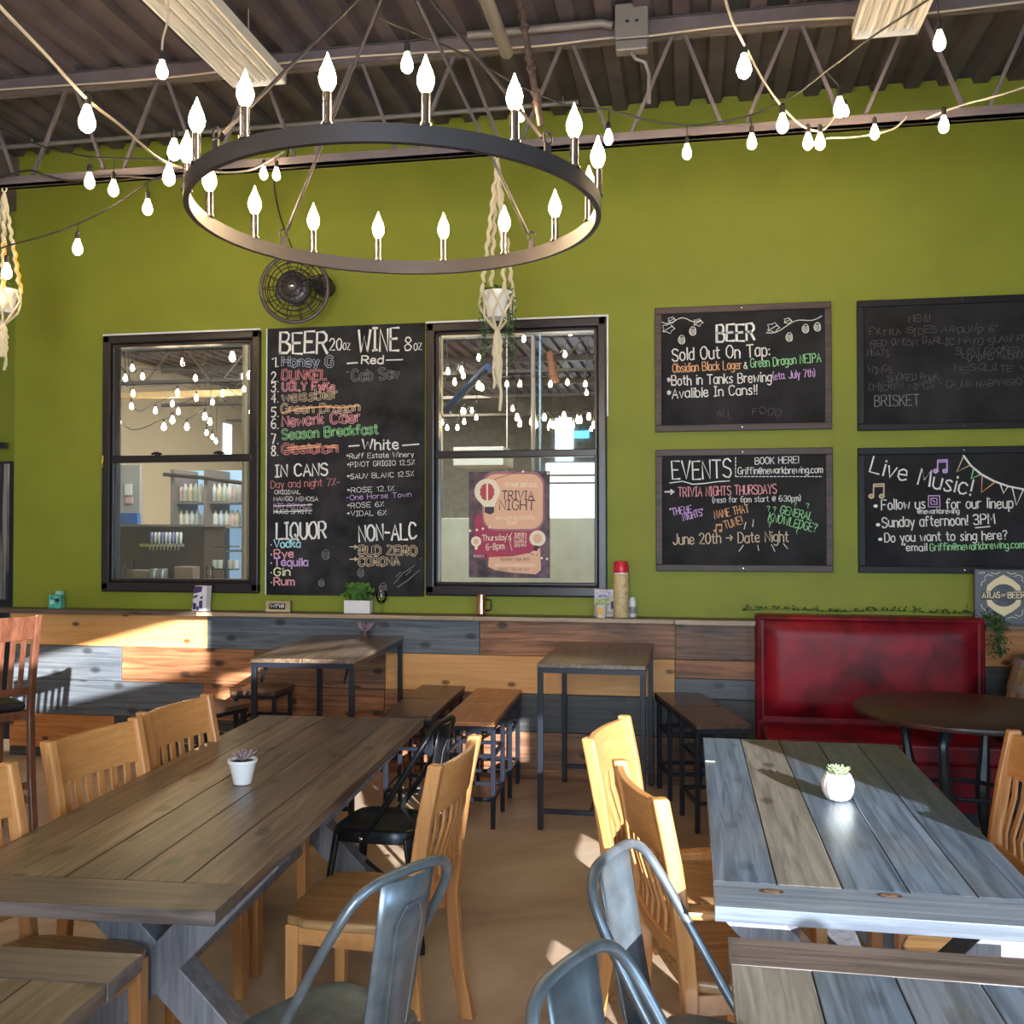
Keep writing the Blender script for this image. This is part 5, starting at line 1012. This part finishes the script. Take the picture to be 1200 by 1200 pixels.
b1 = board('brown framed chalkboard reading BEER Sold Out On Tap, upper one of the left column', (767.5, 362), (974.5, 503), 'board_frame')
b1.txt('BEER', 840, 400.5, 884, 19, 'w', 3.2, 398.5); b1.txt('Sold Out On Tap:', 788, 423, 902, 14, 'w', 1.8, 417)
b1.txt('Obsidian Black Lager', 788.5, 436.5, 869, 10, 'o', 1.3, 432); b1.txt('&', 871.5, 432.5, 876, 8, 'w', 1.1); b1.txt('Green Dragon NEIPA', 880, 431, 962, 10, 'g', 1.3, 424)
b1.txt('*Both in Tanks Brewing', 782, 452, 904, 11, 'w', 1.6, 447); b1.txt('(eta. July 7th)', 906, 445, 955, 8.5, 'v', 1.1, 441); b1.txt('*Avalible In Cans!!', 782, 467, 887, 11, 'w', 1.6, 462)
b1.txt('FOOD', 882, 486, 915, 8, 'f', 1.0, jit=.7); b1.txt('ALL', 840, 488, 858, 8, 'f', 1.0, jit=.7)
for x, y, s in ((812, 388, 7), (799, 398, 7), (925, 395, 7), (944, 385, 7), (958, 383, 7)): hop(b1, x, y, s)
for x0, y0, x1, y1 in ((775, 377, 821, 374), (898, 390, 963, 369)):
    b1.line([[(x0 + (x1 - x0) * t, y0 + (y1 - y0) * t + 3 * math.sin(t * 9)) for t in [i / 12 for i in range(13)]]], 'w', .9)
for cx, cy, s in ((783, 385, 8), (818, 378, 6), (787, 375, 5), (906, 384, 8), (923, 376, 5)):
    b1.line([[(cx + s * (1 - .35 * (i % 2)) * math.cos(i * .628), cy + s * .8 * (1 - .35 * (i % 2)) * math.sin(i * .628)) for i in range(11)], [(cx - s * .7, cy + s * .4), (cx + s * .7, cy - s * .4)]], 'w', .7)
b2 = board('brown framed chalkboard headed EVENTS, lower one of the left column', (768.5, 527.5), (976, 670.5), 'board_frame')
b2.txt('EVENTS', 788, 562, 857, 21, 'w', 2.1, 559); b2.line([[(785, 566), (800, 564), (812, 567.5), (826, 566.5), (840, 564.5), (855, 563.5)]], 'w', 1.2)
b2.line([[(862, 536 + i * 4), (862, 538.4 + i * 4)] for i in range(6)] + [[(863 + i * 4.4, 558.5), (865.6 + i * 4.4, 558.4)] for i in range(23)], 'w', 1.0)
b2.txt('BOOK HERE!', 885, 544, 936, 7.5, 'w', 1.1, 542.5); b2.txt('Griffin@newarkbrewing.com', 865, 555.5, 964, 7.5, 'w', 1.1, 554)
b2.txt('>', 779, 581.5, 790, 11, 'w', 1.8); b2.txt('TRIVIA NIGHTS THURSDAYS', 795, 582, 910, 10.5, 'p', 1.3, 578.5); b2.txt('(reso for 6pm start @ 6:30pm)', 835, 589, 938, 6.5, 'w', .9, 587)
b2.txt('"THEME', 786, 604, 811, 8, 'v', 1.2, 600); b2.txt('NIGHTS"', 801, 610, 825, 8, 'v', 1.2, 604); b2.txt('NAME THAT', 838, 607.5, 878, 9, 'o', 1.2, 600); b2.txt('TUNE!', 850, 620, 871, 9, 'o', 1.2, 613.5)
def note(bd, x, y, s, c, w=1.2):
    for dx in (0, s): bd.line([[(x + dx - s * .32 + s * .2 * math.cos(t), y + s * .16 * math.sin(t)) for t in [i * .785 for i in range(9)]]], c, w * 1.5); bd.line([[(x + dx - s * .12, y), (x + dx - s * .1, y - s * 1.15)]], c, w)
    bd.line([[(x - s * .1, y - s * 1.15), (x + s * .9, y - s * 1.2)], [(x - s * .1, y - s * .95), (x + s * .9, y - s * 1.0)]], c, w)
note(b2, 840, 622, 6.5, 'o', .9)
b2.txt('GENERAL', 914, 601.5, 951, 9, 'g', 1.2, 610); b2.txt('KNOWLEDGE?', 900, 610, 956, 9.5, 'g', 1.2, 624)
for x, y, h in ((899, 599, 6), (906, 600, 6), (930, 594, 6), (945, 596, 6), (900, 618, 6), (932, 626, 8)): b2.txt('?', x, y, x + 3.4, h, 'g', .9)
b2.txt('June 20th > Date Night', 789, 638, 924, 12, 't', 1.5, 634.5)
b2.line([[(872, 620), (874, 612)], [(882, 617), (883, 609)], [(871, 639), (866, 646)], [(888, 639), (889, 645)], [(904, 638), (908, 646)], [(918, 637), (923, 643)]], 'w', .9)
b3 = board('black framed chalkboard with mostly wiped faint writing and the word BRISKET', (1003.5, 353.5), (1256, 501), 'board_black')
for s, x0, y, x1, y1 in (('EXTRA SIDES AROUND 6"', 1018, 393, 1168, 388), ('RED ONION GARLIC MAYO SLAW PICKLE', 1020, 405, 1230, 401), ('MEATS', 1016, 417, 1042, 416), ('SLOW COOKED GRILL', 1120, 415, 1230, 412), ('LOADED NACHO', 1128, 422, 1198, 420), ('WINGS', 1018, 437, 1045, 436), ('MESQUITE JERK', 1118, 436, 1230, 433), ('SMOKED PORK', 1040, 447, 1100, 446), ('CHICKEN WINGS - CAJUN HABANERO RANCH', 1018, 457, 1235, 451)): b3.txt(s, x0, y, x1, 7, 'f', 1.0, y1, jit=.8)
b3.txt('MENU', 1064, 376, 1090, 8, 'f', 1.1, jit=.8); b3.txt('BRISKET', 1025, 476.5, 1077, 12, 'h', 1.1, 475)
b4 = board('black framed chalkboard announcing Live Music with bunting drawn in the corner', (1004.5, 525.5), (1258, 673), 'board_black')
b4.txt('Live', 1019, 553, 1061, 18, 'w', 2.2, 563); b4.txt('Music!', 1075, 568, 1137, 18, 'w', 2.2, 580); note(b4, 1100, 552, 11, 'v', 1.5); note(b4, 1025, 581.5, 12, 't', 1.5)
b4.txt('Follow us', 1033, 597, 1084, 11, 'w', 1.6, 596); b4.line([[(1088, 581), (1101, 581), (1101.5, 594), (1088, 594), (1088, 581)], [(1091, 584), (1098, 584), (1098, 591), (1091, 591), (1091, 584)], [(1093.5, 586.5), (1095.5, 588.5)]], 'v', 1.3)
b4.txt('for our lineup', 1109, 596, 1187, 11, 'w', 1.6, 595); b4.txt('@newarkbrewing', 1075, 602, 1124, 5.5, 'w', 1.0, 601.5)
for x, y in ((1026, 593), (1029, 615), (1031.5, 632)): b4.fill([(x + 2.6 * math.cos(i * .7), y + 2 * math.sin(i * .7)) for i in range(9)], CH['w'], 'bullet')
b4.txt('Sunday afternoon!', 1034, 618, 1134, 11, 'w', 1.6, 615); b4.txt('3PM', 1141, 615, 1166, 11, 'w', 1.7, 613.5); b4.line([(1143, 618.5), (1160, 617)], 'w', 1.3)
b4.txt('Do you want to sing here?', 1037, 635, 1180, 10, 'w', 1.5, 632); b4.txt('"email', 1059, 645.5, 1086, 8, 'w', 1.3); b4.txt('Griffin@newarkbrewing.com', 1090, 645.5, 1200, 8, 'g', 1.2, 642)
cv = [(1129, 534), (1138, 546), (1150, 556), (1165, 564), (1182, 570), (1200, 573.5), (1225, 575)]; b4.line([cv], 'w', 2.0)
for (x0, y0), (x1, y1), (xa, ya), c in (((1129, 535), (1137, 545), (1121, 553), 't'), ((1141, 549), (1149, 556), (1138, 561), 'g'), ((1151, 557), (1166, 565), (1150, 577), 'o'), ((1172, 567), (1181, 570), (1176, 578), 'w'), ((1186, 571), (1199, 574), (1191, 592), 'w'), ((1204, 575), (1218, 576), (1212, 594), 'o')): b4.line([[(x0, y0), (xa, ya), (x1, y1)]], c, 1.3)

# ================================================================== TRIVIA POSTER ON THE RIGHT WINDOW
a, b = at(549.5, 553, W + .018), at(644.5, 677.5, W + .018); ps = thing('poster', 'pink and peach trivia night poster taped inside the lower sash of the right window', 'poster', ((a.x + b.x) / 2, W + .018, (a.z + b.z) / 2)); hw, hh = (b.x - a.x) / 2, (a.z - b.z) / 2
B(-hw, hw, 0, .001, -hh, hh).build('sheet', plain('dark_mauve_print', (.105, .060, .075), .55, noise=.8, nscale=14), ps)
Q = Board(ps, W + .0178); Q.d = .0012
peach = plain('peach_ink', (.82, .47, .30), .55); mag = plain('magenta_ink', (.40, .03, .085), .55); mauve = plain('mauve_ink', (.36, .14, .18), .55); cream = plain('cream_ink', (.88, .78, .58), .55); CH['pc'] = plain('pale_peach_ink', (.95, .78, .6), .55); CH['cream'] = cream
def rr(x0, y0, x1, y1, r, j=0):
    o = []
    for cx, cy, a0 in ((x1 - r, y0 + r, -90), (x1 - r, y1 - r, 0), (x0 + r, y1 - r, 90), (x0 + r, y0 + r, 180)):
        for i in range(6): a = R(a0 + 18 * i); o.append((cx + r * math.cos(a), cy + r * math.sin(a)))
    return o
Q.fill(rr(556, 602, 634, 655, 8), mag, 'magenta_panel'); Q.fill(rr(565, 552.5, 638, 622, 15), mauve, 'panel_border', .0003); Q.fill(rr(567, 555.5, 636, 620, 14), peach, 'peach_panel', .0006)  # magenta block, then peach panel with an even mauve printed border
Q.fill([(573, 653), (600, 652), (620, 648), (633, 642), (634, 668), (628, 673), (600, 671), (580, 668), (572, 664)], peach, 'lower_panel', .0004)
Q.txt('NEWARK BREWING', 591, 570, 629, 5, 'pc', .9, 571); Q.txt('TRIVIA', 588.5, 585, 625, 10, 'k', 1.5, 585.5, jit=.03); Q.txt('NIGHT', 585.5, 597, 626.5, 11.5, 'k', 1.6, 597.8, jit=.03)
Q.txt('HOW MUCH DO YOU KNOW', 581, 609, 627, 4, 'pc', .6, jit=.7); Q.txt('TEAM?', 594, 615, 606, 4, 'pc', .7); Q.txt("Thursday's", 565.5, 634, 598, 7, 'cream', 1.0, 632.5); Q.txt('6-8pm', 570, 644.5, 591, 7.5, 'cream', 1.1, 643)
for s, y in (('TEAMS OF 6', 628), ('PRIZES', 632), ('SNACKS &', 636.5), ('DRINKS', 641)): Q.txt(s, 603, y, 617, 3.4, 'pc', .6, y - 1)
Q.line([[(600, 624), (598, 628), (599, 633), (597.5, 636), (599, 641), (600, 645)]], 'pc', .7)
Q.txt('RESERVE YOUR SPOT', 587, 657, 621, 3.2, 'k', .45); Q.txt('GRIFFIN@NEWARKBREWING.COM', 580, 664, 627, 3.4, 'pc', .55); Q.txt('FREE TO PLAY', 584, 669, 620, 3.2, 'k', .45)
circ = lambda x, y, r, k=1.0, n=22: [(x + r * math.cos(i * 6.2832 / n), y + r * k * math.sin(i * 6.2832 / n)) for i in range(n)]
Q.fill(circ(571, 576, 15, 1.0), cream, 'lamp_shape', .0009); Q.fill([(560, 586), (582, 586), (579, 594), (567.5, 594)], cream, 'lamp_neck', .0009); Q.fill([(568, 594), (579, 594), (579, 600.5), (574.5, 603), (568, 600.5)], CH['k'], 'lamp_base', .0009)
for s in (-1, 1): Q.fill([(571 + s * (1 + 8 * (.85 + .15 * ((i % 2))) * math.sin(i * math.pi / 12)), 576.5 - 10 * math.cos(i * math.pi / 12)) for i in range(13)], plain('red_ink', (.50, .05, .06), .5), 'brain_shape', .0012)
Q.fill(circ(558, 634.5, 6), cream, 'lamp_shape', .0009); Q.fill(circ(558, 634.5, 3, 1.1), peach, 'brain_shape', .0012); Q.fill([(556, 640), (560, 640), (559.5, 644), (556.5, 644)], cream, 'lamp_neck', .0009)
Q.fill(circ(630, 631, 9.5), cream, 'lamp_shape', .0009); Q.fill(circ(630, 631, 5.2, 1.1), peach, 'brain_shape', .0012); Q.fill([(626, 639), (633, 640), (629, 646), (625, 645)], CH['k'], 'lamp_base', .0009)
Q.line([[(x, 561.5 - .33 * (x - 580)), (x + 1.6, 561 - .33 * (x - 580))] for x in range(580, 612, 3)] + [[(x, y), (x + 2, y)] for x, y in ((620, 648), (623, 649.5), (628, 650))], 'k', .9)
for x, y in ((551, 622), (559, 621), (566, 619.5), (574, 618), (613, 552.5), (635, 654), (641, 655), (642, 549.8 + 5)): Q.fill(circ(x, y, 1.5, 1, 8), cream, 'light_dot', .0012)
Q.fill([(553, 650), (570, 650), (570, 653.5), (553, 653.5)], CH['k'], 'footer_strip', .0009); Q.txt('RESERVE', 555, 653, 568, 2.6, 'pc', .45)

# ================================================================== THE BREW ROOM BEHIND THE GLASS
def bxat(px0, py0, px1, py1, Y, dep, name, label, cat, mat, group=None, bevel=.005):
    a, b = at(px0, py0, Y), at(px1, py1, Y); o = B(0, b.x - a.x, 0, dep, 0, a.z - b.z).build(name, mat, None, bevel=bevel); o.location = (a.x, Y, b.z); return tag(o, label, cat, group)
steel = plain('brushed_steel', (.45, .46, .47), .35, metal=.8)
beige = plain('beige_panel', (.50, .48, .40), .6, noise=.1)
struct(bxat(512, 607, 700, 760, 8.3, .1, 'wall_brew_partition', 'beige half height partition', 'wall', beige)); pt = bpy.data.objects['wall_brew_partition']; del pt['category']; pt.location.z = 0; 
for v in pt.data.vertices:
    if v.co.z > .01: v.co.z = at(600, 607, 8.3).z
wh = emit('daylit_doorway_white', (.75, .87, 1.0), 2.6)
dd = struct(bpy.data.objects.new('door_brew_room', None)); COL.objects.link(dd); dd.location = at(668, 608, 19.98)
for q in ((640, 543, 700, 790), (651, 490, 672, 540)):
    a, b = at(q[0], q[1], 19.98), at(q[2], q[3], 19.98); B(a.x - dd.location.x, b.x - dd.location.x, -.02, .0, max(0, b.z) - dd.location.z, a.z - dd.location.z).build('daylight_panel', wh, dd)
for y_ in (556, 565): a, b = at(642, y_, 19.95), at(700, y_ + 2, 19.95); B(a.x - dd.location.x, b.x - dd.location.x, -.03, -.0, b.z - dd.location.z, a.z - dd.location.z).build('door_rail', M['galv'], dd)
sg = bxat(672, 505, 690, 513, 19.94, .055, 'lit_sign', 'small glowing blue sign near the doorway behind the right window', 'sign', emit('blue_glow', (.10, .55, .95), 2.5))
a, b = at(262, 496, 16), at(271, 533, 16); k1, k2 = -8.99 / a.x, -8.99 / b.x; sw = struct(MB().box(-9.0, -8.98, 16 * k1, 16 * k2 if 16 * k2 > 16 * k1 + .3 else 16 * k1 + .5, 1.65 + (b.z - 1.65) * k2, 1.65 + (a.z - 1.65) * k1).build('window_3', emit('slot_daylight', (.55, .72, 1.0), 3.5)))
bxat(531, 524, 590, 545, 8.8, .5, 'pale_cabinet', 'pale flat topped cabinet behind the poster in the brew room', 'cabinet', plain('pale_cab', (.48, .48, .46), .5))
for px, wd, c, lb in ((517, 5, (.30, .26, .17), 'thin tan pole at the left inside the right window'), (625, 6, (.20, .18, .17), 'dark grey column in the brew room, right of centre in the right window'), (633, 3, (.20, .34, .48), 'thin blue pipe beside the dark grey column behind the right window'), (594, 1.6, (.5, .5, .48), 'thin pale conduit in the middle of the right window')):
    a = at(px, 500, 9.2); r = wd * .0075 / 2; o = MB().tube([(0, 0, 0), (0, 0, CZ - .6)], r, 14).build('pole', plain('pole_paint', c, .45), None, smooth=True); o.location = (a.x, 9.2, 0); tag(o, lb, 'pole')
a, b = at(523, 480, 9.0), at(572, 430, 8.2); o = MB().tube([(0, 0, 0), b - a], .035, 10).build('blue_duct', plain('blue_hose', (.012, .028, .07), .7, spec=.2), None, smooth=True); o.location = a; tag(o, 'dark blue slanting hose across the upper left of the right window', 'duct')
a, b = at(645, 412, 9.0), at(650, 448, 9.0); o = MB().tube([(0, 0, 0), b - a], .04, 10).build('rusty_hose', plain('orange_brown_hose', (.13, .045, .022), .7), None, smooth=True); o.location = a; tag(o, 'short rusty brown hose hanging in the upper right of the right window', 'hose')
for i, (p0, wd) in enumerate(((513, 10), (540, 12))):
    pass
# left window: fridge wall, shelves, bottles
fr_ = thing('glass_front_fridge', 'pale blue lit glass fridge wall behind the left window', 'fridge', Vector((at(247, 690, 9.6).x, 9.6, 0)))
def pl(px0, py0, px1, py1, Y, d, name, mat, par):
    a, b = at(px0, py0, Y), at(px1, py1, Y); L_ = par.location; return B(a.x - L_.x, b.x - L_.x, Y - L_.y, Y + d - L_.y, b.z - L_.z, a.z - L_.z).build(name, mat, par)
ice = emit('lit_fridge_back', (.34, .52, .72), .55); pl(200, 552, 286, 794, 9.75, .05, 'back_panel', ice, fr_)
for x in (200, 239, 284): pl(x, 550, x + 2.2, 820, 9.2, .5, 'door_post', M['galv'], fr_)
for y_ in (588, 617, 645): pl(200, y_, 286, y_ + 2, 9.25, .5, 'shelf', M['galv'], fr_)
cols = [(.72, .70, .66), (.70, .50, .48), (.62, .66, .70), (.75, .68, .52), (.55, .62, .55)]
bm_ = [plain('can_print', c, .35) for c in cols]
ORD = ['first', 'second', 'third', 'fourth', 'fifth', 'sixth', 'seventh', 'eighth', 'ninth', 'tenth', 'eleventh', 'twelfth', 'thirteenth']
def can(px, py, Y, h, mat, label, group, r=.032):
    a = at(px, py, Y); o = MB().lathe([(r * .9, 0), (r, .01), (r, h * .68), (r * .45, h * .86), (r * .4, h), (.001, h)], 12).build('bottle', mat, None, smooth=True); o.location = a; return tag(o, label, 'bottle', group)
for k in range(13):
    px = 205 + 6.1 * k + (3 if k > 5 else 0)
    can(px, 587.2, 9.35, .18, bm_[k % 5], ORD[k] + ' bottle from the left on the upper fridge shelf behind the left window', 'bottles on the upper fridge shelf')
for k in range(12):
    px = 206 + 6.4 * k + (2 if k > 4 else 0)
    can(px, 616.2, 9.35, .16, bm_[(k * 2 + 1) % 5], ORD[k] + ' bottle from the left on the second fridge shelf behind the left window', 'bottles on the second fridge shelf')
cb = thing('back_bar_cabinet', 'dark brown tap cabinet seen through the lower left window', 'cabinet', at(190, 705, 7.9)); dk = plain('dark_cocoa_panel', (.060, .034, .022), .5)
pl(138, 617, 239, 712, 7.95, .4, 'body', dk, cb); pl(136, 614.5, 241, 617, 7.9, .45, 'top_rail', M['galv'], cb); pl(163, 637, 216, 641, 7.85, .08, 'tap_rail', M['chrome'], cb)
for k in range(9):
    px = 178 + 4.2 * k; a = at(px, 638, 7.86); c = (.70, .68, .72) if k % 3 else (.32, .26, .55)
    o = thing('tap_handle', ORD[k] + ' beer tap handle from the left, behind the left window', 'tap', a, group='beer tap handles behind the left window'); MB().lathe([(.006, 0), (.012, .03), (.016, .09), (.010, .105), (.001, .108)], 10).build('handle', plain('tap_paint', c, .3), o, smooth=True); MB().tube([(0, 0, 0), (0, -.03, -.02), (0, -.035, -.05)], .006, 6).build('spout', M['chrome'], o, smooth=True)
bxat(138, 601, 161, 617, 8.05, .05, 'blue_panel_sign', 'bright blue rectangular panel at left behind the left window', 'sign', plain('royal_blue', (.03, .16, .55), .5))
pz = bxat(133, 545, 162, 830, 8.6, .05, 'room_divider', 'pale grey upright panel behind the blue sign in the left window', 'panel', plain('pale_grey_panel', (.40, .40, .42), .5))
for px, py0, py1, c in ((150, 567, 580, (.8, .8, .8)), (151, 583, 590, (.75, .45, .48))): bxat(px - 4, py0, px + 4, py1, 8.585, .014, 'notice', 'small ' + ('white' if c[1] > .6 else 'pink') + ' notice on the pale grey panel behind the left window', 'notice', plain('notice_paper', c, .5), bevel=0)
ja = at(151, 679, 7.62); o = MB().lathe([(.045, 0), (.05, .01), (.05, .12), (.035, .15), (.035, .19), (.001, .19)], 16).build('glass_jar', M['clear'], None, smooth=True); o.location = ja; tag(o, 'tall pale glass jar standing left of the tap row behind the left window', 'jar')
bt = struct(bxat(128, 680, 305, 684, 7.55, .5, 'wall_brew_counter', 'counter', 'counter', dk)); del bt['category']
for px, lb in ((181, 'left'), (191, 'right')):
    a = at(px, 681, 7.62); o = MB().lathe([(.04, 0), (.042, .004), (.042, .10), (.04, .104), (.036, .104), (.001, .10)], 18).build('steel_canister', steel, None, smooth=True); o.location = a; tag(o, 'small steel canister on the back counter, %s one of the two' % lb, 'canister')
bxat(148, 668, 173, 680, 7.6, .12, 'cardboard_box', 'low tan box on the back counter, left of the steel canisters', 'box', plain('tan_card', (.30, .23, .16), .7))
bxat(204, 664, 226, 680, 7.6, .12, 'cardboard_box', 'taller tan box on the back counter, right of the steel canisters', 'box', plain('tan_card2', (.28, .19, .13), .7))
a = at(264, 681, 7.65); ra = thing('glass_rack', 'black tiered wire drying rack with cups behind the left window', 'rack', a); MB().tube([(0, 0, 0), (0, 0, .42)], .008, 8).build('pole', M['black'], ra, smooth=True); MB().lathe([(.06, 0), (.06, .008), (.01, .012)], 14).build('base', M['black'], ra)
for z in (.10, .29): MB().tube([(.12 * math.cos(t * .5236), .06 * math.sin(t * .5236), z) for t in range(12)], .006, 5, True).build('tray_ring', M['black'], ra, smooth=True); MB().bar((-.12, 0, z), (.12, 0, z), .01, .006).build('arm', M['black'], ra)
for k, dx in enumerate((-.09, -.05, .05, .09)): o = MB().lathe([(.022, 0), (.027, .07), (.024, .07), (.001, .01)], 12).build('cup', M['white_cer'], ra, smooth=True); o.location = (dx, 0, .106)
a = at(246, 682, 7.6); o = MB().lathe([(.03, 0), (.034, .13), (.031, .13), (.001, .01)], 16).build('drinking_glass', M['clear'], None, smooth=True); o.location = a; tag(o, 'clear tumbler beside the black wire rack behind the left window', 'glass')
for px, c, lb in ((288, (.34, .26, .18), 'tan'), (297, (.14, .11, .09), 'dark brown')):
    a = at(px, 500, 7.4); o = MB().tube([(0, 0, 0), (0, 0, CZ)], .028, 12).build('pole', plain('upright_paint', c, .45), None, smooth=True); o.location = (a.x, 7.4, 0); tag(o, lb + ' upright pipe near the right side of the left window', 'pole')
a, b = at(192, 556, 9.17), at(284, 566, 9.17); o = MB().tube([a, (a + b) / 2 + Vector((0, 0, .01)), b], .02, 8).build('clamp_bar', M['iron'], fr_, smooth=True); o.location = -fr_.location
bm2 = struct(bxat(130, 460, 292, 463, 8.8, .08, 'trim_brew_pipe', 'x', 'x', plain('amber_pipe', (.45, .33, .18), .5))); del bm2['category']
# this room's reflected bulb strings, built as lit strings behind the glass
def row(label, pts, Y0, Y1, k=.9):
    pts = sorted(pts); n = len(pts); c = [(x, y - 9, Y0 + (Y1 - Y0) * i / max(1, n - 1)) for i, (x, y) in enumerate(pts)]; bl = [(x, y, Y0 + (Y1 - Y0) * i / max(1, n - 1)) for i, (x, y) in enumerate(pts)]
    string(label, [(c[0][0] - 6, 380 - (Y0 - 8) * -20, Y0)] + c + [(c[-1][0] + 6, 400, Y1)], bl, far=True, k=k * .68, r=.004, ends=True)
row('reflected string of bulbs built highest behind the left window', [(155, 431), (167, 441), (229, 443), (285, 441)], 7.6, 8.2)
row('reflected string of bulbs built second from the top behind the left window', [(147, 443), (156, 461), (208, 460), (230, 466), (261, 461), (289, 462)], 8.3, 8.8, 1.0)
row('reflected string of bulbs built across the middle behind the left window', [(154, 476), (182, 481), (202, 473), (209, 482), (249, 471), (294, 482)], 8.7, 9.2, 1.0)
row('lowest reflected string of bulbs built behind the left window', [(139, 494), (192, 500), (202, 492), (219, 500), (240, 488), (246, 494)], 8.0, 8.6, 1.1)
row('short reflected cluster of bulbs built by the bright slot behind the left window', [(242, 507), (249, 512), (253, 517)], 9.4, 9.5, .9)
row('reflected string of bulbs built highest behind the right window', [(513, 393), (531, 390), (561, 419), (614, 397), (662, 415)], 7.6, 8.4)
row('reflected string of bulbs built in the upper middle behind the right window', [(525, 435), (541, 433), (543, 440), (565, 454), (594, 450), (645, 450), (665, 448), (686, 450)], 8.2, 9.0)
row('reflected string of bulbs built at the left of the right window', [(512, 476), (518, 495), (524, 501), (536, 501), (544, 482), (553, 481), (544, 494), (558, 489)], 8.4, 8.8, .8)
row('crowded reflected string of bright bulbs built low in the right window', [(606, 489), (609, 496), (623, 494), (628, 497), (638, 489), (648, 498), (661, 487), (671, 498), (690, 488), (696, 498), (680, 492), (657, 497)], 9.2, 9.6, 1.1)
# strings and a bar lamp over the part of the room behind the viewer
def behind(label, P, n):
    P = [Vector(p) for p in P]; root = thing('string_lights', label, 'string lights', P[0]); cp = catmull(P, 8); MB().tube([p - P[0] for p in cp], .0045, 5).build('cord', M['cord'], root)
    for i in range(n):
        p = cp[int((i + .5) / n * (len(cp) - 1))] - P[0] + Vector((0, 0, -.05)); s = MB().lathe([(.013, 0), (.013, .045)], 8, p).build('socket', M['cord'], root); MB().lathe(PEAR[::-1], 10, p).build('bulb', M['bulb'], s, smooth=True)
behind('string of bulbs overhead left of the viewer, outside the picture', [(-6.5, 3.6, 3.8), (-4.5, 2.0, 3.5), (-2.5, .4, 3.7), (-.6, -1.2, 3.6)], 9)
behind('string of bulbs overhead behind the viewer, outside the picture', [(-6.5, 0.0, 3.8), (-4.0, -.8, 3.5), (-1.6, -2.0, 3.7)], 7)
bpy.context.view_layer.update()
